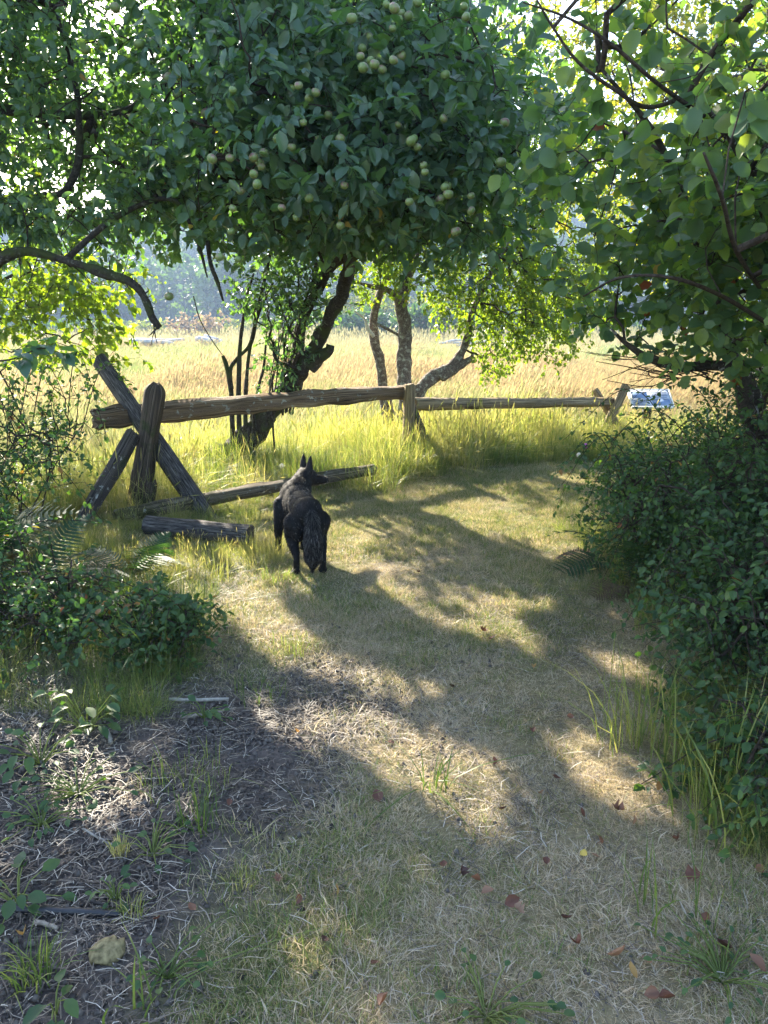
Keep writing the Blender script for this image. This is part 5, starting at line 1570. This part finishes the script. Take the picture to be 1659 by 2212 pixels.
tuft_px('tall arching grass clump leaning out of the right thicket', 1380, 1620, 80, 0.15, 0.52, 0.005, (0.2, 0.75), 10)
tuft_px('long straw coloured grass clump under the right bramble', 1560, 1790, 110, 0.18, 0.55, 0.007, (0.3, 0.95), 11)
tuft_px('green curved blades at the bottom edge of the path', 300, 2200, 14, 0.08, 0.2, 0.006, (0.1, 0.4), 12, lean=1.2)
tuft('shaggy mound of long bleached grass slumped below the middle fence post', 0.12, 7.65, 520, 0.45, 0.75, 0.0045, (0.35, 1.0), 31, lean=1.1)
tuft('long green grass mound spilling onto the path right of the middle post', 1.0, 8.0, 420, 0.5, 0.5, 0.0045, (0.05, 0.7), 32, lean=1.1)
tuft('tangled straw grass hanging over the far end of the low mossy rail', -0.12, 6.95, 420, 0.30, 0.48, 0.004, (0.4, 1.0), 33, lean=1.2)
tuft_px('sunlit tuft beside the left hind paw of the dog', 600, 1260, 70, 0.10, 0.14, 0.004, (0.2, 0.8), 13)
tuft_px('bright green tuft at the left of the path behind the dog', 640, 1400, 80, 0.12, 0.12, 0.004, (0.1, 0.7), 14)
tuft_px('leafy green tuft below the wide left tuft', 560, 1495, 70, 0.12, 0.11, 0.004, (0.0, 0.5), 15)

# low leafy weeds
def weed(label, px, py, n, size, spread_, seed, mat='leaf_bramble', kind='ovate', h=0.05):
    n = int(n * 1.7); size *= 0.62
    base = gnd(px, py); base[2] = float(gz(base[0], base[1]))
    t = thing('weed', label, 'weed', base, 'small leafy weeds on the ground')
    r = np.random.default_rng(seed)
    mb = MB()
    a = r.uniform(0, 6.28, n)
    e = base + np.c_[np.cos(a) * spread_ * r.uniform(0.2, 1, n), np.sin(a) * spread_ * r.uniform(0.2, 1, n), h * r.uniform(0.3, 1.3, n)]
    for q_ in e:
        mb.tube(np.array([base, (base + q_) / 2 + [0, 0, 0.02], q_]), [0.0022, 0.002, 0.0015], 4, cap=False)
    mb.build('stems', M['grass_green'], t)
    D = norm(np.c_[np.cos(a), np.sin(a), r.normal(0, 0.25, n)])
    leaves_to(t, kind, M[mat], e, leaf_basis(D, np.array([0, -0.2, 1]) + r.normal(0, 0.3, (n, 3))), size * r.uniform(0.7, 1.2, n), r.uniform(0.2, 0.85, n), 40, seed)
weed('leafy green weed at the left edge over the black pipe', 40, 1960, 9, 0.085, 0.12, 1)
weed('trailing bramble shoot on the earth left of the yellow brown tuft', 170, 1720, 22, 0.05, 0.22, 2)
weed('leafy weed in the litter at the far left', 90, 1660, 12, 0.08, 0.16, 3, h=0.10)
weed('dark green weed sprouting above the litter near the left brambles', 190, 1590, 12, 0.085, 0.14, 4, h=0.14)
weed('creeping weed with small leaves at the left of the bare patch', 90, 1790, 14, 0.045, 0.16, 5)
weed('small weed just right of the black pipe', 250, 1950, 8, 0.04, 0.06, 6)
weed('broad leaved weed at the very bottom left', 120, 2195, 4, 0.085, 0.05, 7)
weed('low weed under the fallen leaves in the bottom right corner', 1560, 2120, 22, 0.035, 0.20, 8, kind='ovate')
weed('low leafy weed at the bottom edge right of centre', 1050, 2190, 18, 0.035, 0.18, 9, kind='round')
weed('broad leaved weed in the sun streak at the right of the path', 1430, 1700, 12, 0.06, 0.10, 10, kind='ovate')
weed('low sprawling weed below the middle of the bare patch', 360, 2110, 12, 0.035, 0.12, 11, kind='round')
weed('dark leafy weed on the bare earth right of the yellow brown tuft', 330, 1850, 12, 0.05, 0.12, 12)
weed('bramble leaves at the left end of the pale stick', 440, 1545, 10, 0.06, 0.10, 13, kind='ovate')

# thistle with a purple head by the bend
tb = gnd(1262, 1060); tb[2] = float(gz(tb[0], tb[1]))
th = thing('thistle', 'slender thistle with one purple head at the bend of the path', 'plant', tb)
top = at(1265, 965, tb[1])
mb = MB(); mb.tube(catmull([tb, (tb + top) / 2 + [0.03, 0, 0], top], 4), 0.004, 5); mb.tube(catmull([(tb + top) / 2 + [0.03, 0, 0], at(1250, 985, tb[1] - .02)], 4), 0.003, 5)
mb.build('stems', M['grass_green'], th)
r = np.random.default_rng(3)
n = 10; tt = r.uniform(0.1, 0.8, n); a = r.uniform(0, 6.28, n)
leaves_to(th, 'lobed', M['leaf_bramble'], tb + (top - tb) * tt[:, None] + [0.02, 0, 0], leaf_basis(norm(np.c_[np.cos(a), np.sin(a), np.full(n, 0.5)]), np.tile([0, -.3, 1.0], (n, 1))), np.full(n, 0.09), r.uniform(0.3, 0.8, n), 20, 3)
for (px, py, mt) in ((1265, 963, plain_mat('purple thistle head', (0.42, 0.10, 0.36), 0.7)), (1250, 983, plain_mat('thistledown', (0.6, 0.54, 0.46), 0.9))):
    V, q, t = ellipsoid(at(px, py, tb[1]), (0.02, 0.02, 0.024), 10, 8); part('flower_head', V, [q, t], mt, th)

# ------------------------------------------------------------------ sticks, pipe, fallen leaves
def stick(label, pts, rads, mat, seed, name='stick', cat='stick', lift=0.008, group='sticks lying on the ground'):
    P = []
    for (px, py) in pts:
        p = gnd(px, py); p[2] = float(gz(p[0], p[1])) + lift + rads[0] * 0.6; P.append(p)
    P = catmull(P, 6) if len(P) > 2 else np.linspace(P[0], P[1], 10)
    P[:, 2] += np.random.default_rng(seed).normal(0, 0.0015, len(P))
    mb = MB(); mb.tube(P, np.linspace(rads[0], rads[-1], len(P)), 8, bump=0.2, seed=seed)
    b = P[0].copy()
    o = mb.build(name, mat); 
    tag(o, label, cat, group)
    return o
pale = plain_mat('pale barkless stick', (0.30, 0.27, 0.23), 0.7, 0.25, 60)
drk = plain_mat('dark stick', (0.05, 0.04, 0.035), 0.8, 0.4, 60)
brn = plain_mat('grey brown stick', (0.24, 0.20, 0.16), 0.8, 0.35, 60)
stick('straight pale stick lying left of the path', [(366, 1512), (430, 1511), (494, 1508)], [0.009, 0.008], pale, 1)
stick('grey forked looking stick just below the straight pale stick', [(390, 1548), (440, 1542), (510, 1527)], [0.008, 0.005], brn, 2)
stick('long dark curved stick under the left bramble', [(190, 1545), (270, 1515), (330, 1490), (370, 1460)], [0.012, 0.006], drk, 3)
stick('dark stick at the left edge in the litter', [(0, 1636), (40, 1640), (75, 1648)], [0.012, 0.008], drk, 4)
stick('short grey stick near the bottom left on bare earth', [(75, 2000), (105, 2008), (125, 2014)], [0.006, 0.005], brn, 5)
stick('short dark twig right of the black pipe', [(200, 1955), (222, 1962), (235, 1970)], [0.006, 0.003], drk, 6)
stick('thin pale straw stick leaning right of the stubby tuft', [(180, 1800), (220, 1822), (245, 1835)], [0.004, 0.003], pale, 7)
stick('small dark twig at the middle of the bare patch', [(330, 1985), (338, 1998), (345, 2010)], [0.006, 0.004], drk, 8)
stick('chunky pale twig in the brown litter at the left', [(232, 1585), (238, 1600), (240, 1612)], [0.008, 0.007], pale, 9)
stick('long thin dark twig crossing the litter at the left', [(0, 1575), (60, 1640), (120, 1690)], [0.009, 0.004], drk, 10)
stick('black pipe lying across the bare earth at the left edge', [(-60, 1972), (0, 1974), (100, 1977), (200, 1979), (262, 1980)], [0.0115, 0.011], plain_mat('black plastic pipe', (0.018, 0.018, 0.022), 0.4, 0.2, 30, 0.5), 11, 'black_pipe', 'pipe', 0.004, None)
# clod of dead moss
cb = gnd(230, 2065)
V, q, t = ellipsoid((cb[0], cb[1], float(gz(cb[0], cb[1])) + 0.012), (0.045, 0.032, 0.022), 20, 14)
V = V + (fbm(V * 40, 5, 3)[:, None] - 0.5) * np.array([0.04, 0.04, 0.03])
o = part('moss_clod', V, [q, t], plain_mat('dry moss clod', (0.20, 0.16, 0.08), 0.95, 0.5, 90), None)
tag(o, 'crumpled olive brown clod of dead moss on the bare earth at the lower left', 'clod')

fall_me = {}
def fallen_mesh(k, b):
    if (k, b) not in fall_me:
        V, q, t = leaf_template(['ovate', 'lobed', 'ovate', 'ovate'][k % 4], 0, 900 + k)
        r = np.random.default_rng(900 + k)
        cx, cy_ = r.uniform(0.8, 2.2), r.uniform(0.3, 1.2)
        V = V.copy(); V[:, 0] *= 1.15
        V[:, 2] = cx * V[:, 0] ** 2 * 1.6 + cy_ * (V[:, 1] - 0.5) ** 2 + 0.06 * V[:, 0]
        V[:, 1] -= 0.5
        fall_me[k, b] = mesh('fallen_leaf', V, [q, t], M['fallen'], True, {'rnd': np.full(len(V), b)})
    return fall_me[k, b]
TONE = {'dark brown': 0.05, 'rust brown': 0.25, 'reddish brown': 0.18, 'copper brown': 0.42, 'tan': 0.70, 'pinkish tan': 0.60, 'orange': 0.88, 'yellow': 0.98}
fl = [  # px, py, tone, size, where
    (816, 1725, 'reddish brown', .085, 'curled, largest one in the middle of the path'), (1041, 1372, 'reddish brown', .075, 'upright, left of a pair behind the dog'), (1063, 1390, 'rust brown', .07, 'right of the pair behind the dog'),
    (733, 1930, 'orange', .06, 'cupped, on pale grass near the bottom centre'), (958, 1877, 'rust brown', .055, 'in the row left of the large green blade'), (996, 1893, 'dark brown', .06, 'folded, in the row of three right of centre'),
    (1027, 1908, 'copper brown', .055, 'last in the row of three right of centre'), (1053, 1935, 'pinkish tan', .06, 'flat, below the row of three'), (1108, 1955, 'rust brown', .075, 'long, with a pale one touching its tip'),
    (1122, 1975, 'tan', .06, 'touching the tip of a long rust one'), (1222, 1995, 'dark brown', .06, 'half buried in grey grass below the yellow leaf'), (1262, 1855, 'yellow', .05, 'torn, among grey grass right of centre'),
    (1285, 1860, 'tan', .05, 'just right of the torn yellow leaf'), (1303, 1825, 'copper brown', .055, 'on the grass above the torn yellow leaf'), (1336, 2075, 'pinkish tan', .09, 'broad, near the bottom right'),
    (1362, 2110, 'orange', .065, 'cupped, beside the broad tan leaf near the bottom right'), (1395, 2090, 'tan', .05, 'small, right of the cupped orange leaf'), (1250, 2050, 'rust brown', .06, 'left of the broad tan leaf'),
    (1405, 2160, 'copper brown', .065, 'on weeds near the bottom edge'), (1440, 2170, 'rust brown', .07, 'curled, second from the right at the bottom edge'), (1560, 2060, 'dark brown', .07, 'bottom right corner, standing on edge'),
    (1500, 1905, 'rust brown', .085, 'pointed, standing upright at the right'), (1525, 2000, 'reddish brown', .06, 'by the grass stalks at the lower right'), (1630, 2100, 'copper brown', .08, 'at the right edge, bottom'),
    (1170, 1720, 'tan', .05, 'on sunlit grass right of the streak'), (1330, 1760, 'copper brown', .075, 'curled, right side of the path below the thicket'), (1375, 1785, 'tan', .07, 'long, next to a curled copper leaf'),
    (1255, 1765, 'rust brown', .05, 'small, left of the curled copper leaf'), (1200, 1690, 'reddish brown', .05, 'in the sun streak at the right'), (1150, 1590, 'rust brown', .05, 'in shade right of the path centre'),
    (1065, 1650, 'rust brown', .05, 'on the edge of the sun streak'), (845, 1610, 'copper brown', .05, 'at the upper edge of the sun streak'), (975, 1490, 'dark brown', .05, 'in the dark stripe of shade'),
    (1155, 1450, 'orange', .05, 'bright, at the foot of the thicket'), (1230, 1560, 'copper brown', .05, 'under the arching grass at the right'), (700, 2040, 'dark brown', .05, 'on pale grass at the bottom centre'),
    (810, 2090, 'rust brown', .05, 'at the bottom, left of centre'), (600, 1905, 'copper brown', .045, 'left one of two on the edge of the bare patch'), (648, 1950, 'rust brown', .045, 'right one of two on the edge of the bare patch'),
    (415, 1975, 'copper brown', .05, 'on bare earth beyond the pipe end'), (340, 2000, 'reddish brown', .045, 'beside a small dark twig'), (50, 2040, 'orange', .05, 'at the far left on bare earth'),
    (830, 2170, 'copper brown', .06, 'at the bottom edge, centre'), (495, 1745, 'rust brown', .045, 'on the earth left of the sun streak'), (640, 1585, 'orange', .045, 'left of the path by the green tuft'),
    (905, 1250, 'rust brown', .045, 'in the grass right of the dog'), (1085, 1755, 'dark brown', .05, 'in grey grass below the sun streak'), (1180, 1870, 'reddish brown', .05, 'left of the torn yellow leaf'),
    (1640, 1900, 'copper brown', .06, 'under the right bramble'), (1460, 1830, 'rust brown', .055, 'among stalks under the thicket')]
for k, (px, py, tone, s, where) in enumerate(fl):
    p = gnd(px, py)
    o = link('fallen_leaf', fallen_mesh(k % 12, TONE[tone]), None, (p[0], p[1], float(gz(p[0], p[1])) + 0.024))
    s *= 0.60
    o.scale = (s, s, s)
    r = np.random.default_rng(k)
    o.rotation_euler = (r.normal(0, 0.55) + 0.25, r.normal(0, 0.5), r.uniform(0, 6.28))
    tag(o, '%s fallen leaf, %s' % (tone, where), 'leaf', 'fallen leaves on the path')

# ------------------------------------------------------------------ far bank: bushes, driftwood, wood on the hill
bush = _bush
def far_bush(label, px, py_base, Y, w, h, mat, seed, name='bush', n=130, size=0.5):
    x = at(px, 700, Y)[0]
    e = [(x - w * 0.25, Y, h * 0.45, w * 0.4, w * 0.3, h * 0.5), (x + w * 0.22, Y + 0.4, h * 0.5, w * 0.4, w * 0.3, h * 0.5)]
    bush(name, label, 'bush', (x, Y), e, M[mat], 'ovate', size, n, (2, 5), size * 1.2, seed, 0, 'bushes along the far side of the meadow', gap=0.2, r_tip=0.02, stems=4)
far_bush('tan withered bush across the meadow left of the sucker stems', 428, 705, 75, 4.6, 2.4, 'far_tan', 301, size=0.35)
far_bush('yellow green bush across the meadow beside the tan bush', 510, 705, 80, 8.0, 1.9, 'far_light', 302)
far_bush('bluish bush below the hill between sucker stems and leaning limb', 610, 700, 85, 8.0, 3.2, 'far_leaf', 303)
far_bush('dark bush with yellow tops left of the lichened tree', 755, 705, 60, 5.5, 2.6, 'far_leaf', 304)
far_bush('wide dark bush across the meadow behind the lichened trunks', 840, 705, 62, 6.0, 2.4, 'far_leaf', 305)
far_bush('green bush seen between the lichened trunk and the leaning limb', 950, 705, 58, 5.5, 2.9, 'far_leaf', 306)
far_bush('dark bush past the leaning limb, above the pale reeds', 1120, 705, 60, 7.0, 2.4, 'far_leaf', 307)
far_bush('dark bush far beyond the fence end', 1270, 705, 62, 6.5, 2.6, 'far_leaf', 308)
far_bush('yellow topped bush set behind the dark bushes near the lichened trunk', 900, 690, 80, 9.0, 4.6, 'far_light', 309)
far_bush('tall yellow green bush behind the trunk fork', 790, 690, 78, 6.0, 5.2, 'far_light', 310)
far_bush('low bush at the far left edge of the meadow', 120, 705, 72, 8.0, 1.8, 'far_leaf', 311)
far_bush('low grey green bush across the meadow under the bare limb', 280, 705, 82, 9.0, 1.7, 'far_light', 312)

drift = plain_mat('silver driftwood', (0.42, 0.40, 0.39), 0.8, 0.35, 6.0)
def driftlog(label, px, Y, L_, rad, seed):
    x = at(px, 735, Y)[0]
    b = gpt(x, Y)
    t = thing('driftwood_pile', label, 'driftwood', b, 'driftwood lying out in the meadow')
    r = np.random.default_rng(seed)
    for k in range(4):
        c = b + [r.uniform(-.3, .3) * L_, r.uniform(-.4, .4), 0.5 + rad * (0.6 + 0.5 * k)]
        d = np.array([L_ * r.uniform(0.3, 0.5), r.normal(0, .3), r.normal(0, .08)])
        limb(t, 'log', [c - d, c + r.normal(0, .05, 3), c + d], [rad, rad * 0.9, rad * 0.6], drift, 8, 0.4, seed + k, 4, 3.0)
driftlog('long grey driftwood pile in the meadow under the bare limb', 333, 40, 2.2, 0.11, 1)
driftlog('short grey driftwood heap in the meadow left of the sucker stems', 450, 41, 1.1, 0.13, 5)
driftlog('bleached driftwood lying beyond the lichened trunks', 1000, 40, 1.8, 0.06, 9)

# reeds at the foot of the far bushes
reed = clump('reed_clump', leaf_mat('pale reed', [(0, (0.20, 0.20, 0.11)), (1, (0.38, 0.34, 0.23))], 0.4, (1.2, 1.2, .9)), 60, 0.9, 1.7, 0.02, 0.12, (0, 1), 600, segs=2, droop=0.3, headfrac=0.3)
n = 700
y = rng.uniform(44, 62, n); x = rng.uniform(-0.62, 0.62, n) * y
s = rng.uniform(0.5, 0.95, n)
scatter('reed_bed', [reed], np.c_[x, y, np.zeros(n)], np.c_[np.zeros(n), np.zeros(n), rng.uniform(0, 6.28, n)], np.c_[s, s, s * (0.6 + 0.5 * (fbm(np.c_[x * .2, y * .2], 5, 2)))], np.zeros(n))

# wood on the far hill, one mass
def conifer(seed, h=16.0):
    r = np.random.default_rng(seed)
    V, t, rn = [], [], []
    n = 0
    for k in range(240):
        z = h * (0.08 + 0.92 * r.uniform(0, 1) ** 0.8)
        wr = (h - z) * 0.24 * r.uniform(0.5, 1.1) + 0.3
        a = r.uniform(0, 6.28)
        d = np.array([math.cos(a), math.sin(a), -0.25])
        s_ = np.array([-math.sin(a), math.cos(a), 0]) * wr * 0.35
        c = np.array([0, 0, z])
        V += [c + d * wr * 0.1, c + d * wr * 0.65 + s_, c + d * wr, c + d * wr * 0.65 - s_]
        t.append((n, n + 1, n + 2, n + 3)); n += 4
        rn += [r.uniform(0, 1)] * 4
    tv, tq, tt, _, _ = tube(np.array([[0, 0, -1], [0, 0, h * 0.9]]), [0.25, 0.05], 5)
    V = np.vstack([np.array(V), tv]); q = np.vstack([np.array(t), tq + n])
    return mesh('conifer', V, q, M['far_leaf'], False, {'rnd': np.r_[rn, np.zeros(len(tv))]})
def roundtree(seed, h=12.0):
    r = np.random.default_rng(seed)
    n = 420
    p = norm(r.normal(0, 1, (n, 3))) * (r.uniform(0.4, 1, n) ** 0.4)[:, None] * [h * .36, h * .36, h * .42] + [0, 0, h * .55]
    p += (fbm(p * 0.5, seed, 2)[:, None] - .5) * 3
    d = norm(r.normal(0, 1, (n, 3))); u = norm(np.cross(d, r.normal(0, 1, (n, 3)))); s = h * 0.045
    V = np.stack([p - d * s, p + u * s, p + d * s, p - u * s], 1).reshape(-1, 3)
    b = (np.arange(n) * 4)[:, None]
    tv, tq, tt, _, _ = tube(np.array([[0, 0, -1], [0, 0, h * 0.6]]), [0.3, 0.1], 5)
    return mesh('round_tree', np.vstack([V, tv]), np.vstack([np.hstack([b, b + 1, b + 2, b + 3]), tq + 4 * n]), M['far_leaf'], False, {'rnd': np.r_[np.repeat(r.uniform(0.2, 1, n), 4), np.zeros(len(tv))]})
srcs = [conifer(k) for k in range(3)] + [roundtree(10 + k) for k in range(3)]
n = 950
y = rng.uniform(120, 260, n); x = rng.uniform(-0.62, 0.62, n) * y
z = np.where(y > 130, hill_z(x, y), 0)
s = rng.uniform(0.6, 1.1, n)
scatter('far_forest', srcs, np.c_[x, y, z], np.c_[np.zeros(n), np.zeros(n), rng.uniform(0, 6.28, n)], np.repeat(s[:, None], 3, 1), np.where(rng.uniform(0, 1, n) < 0.62, rng.integers(0, 3, n), 3 + rng.integers(0, 3, n)))

# ------------------------------------------------------------------ haze over the marsh
V, f = box((0, 200, 27), (900, 460, 58))
hm, nt = mat_new('marsh haze')
pv = N(nt, 'ShaderNodeVolumePrincipled', i_Density=0.0011, i_Anisotropy=0.1)
pv.inputs['Color'].default_value = (0.50, 0.68, 1.0, 1)
out = N(nt, 'ShaderNodeOutputMaterial'); nt.links.new(pv.outputs[0], out.inputs['Volume'])
tag(link('haze', mesh('haze', V, f, hm, False)), kind='stuff')
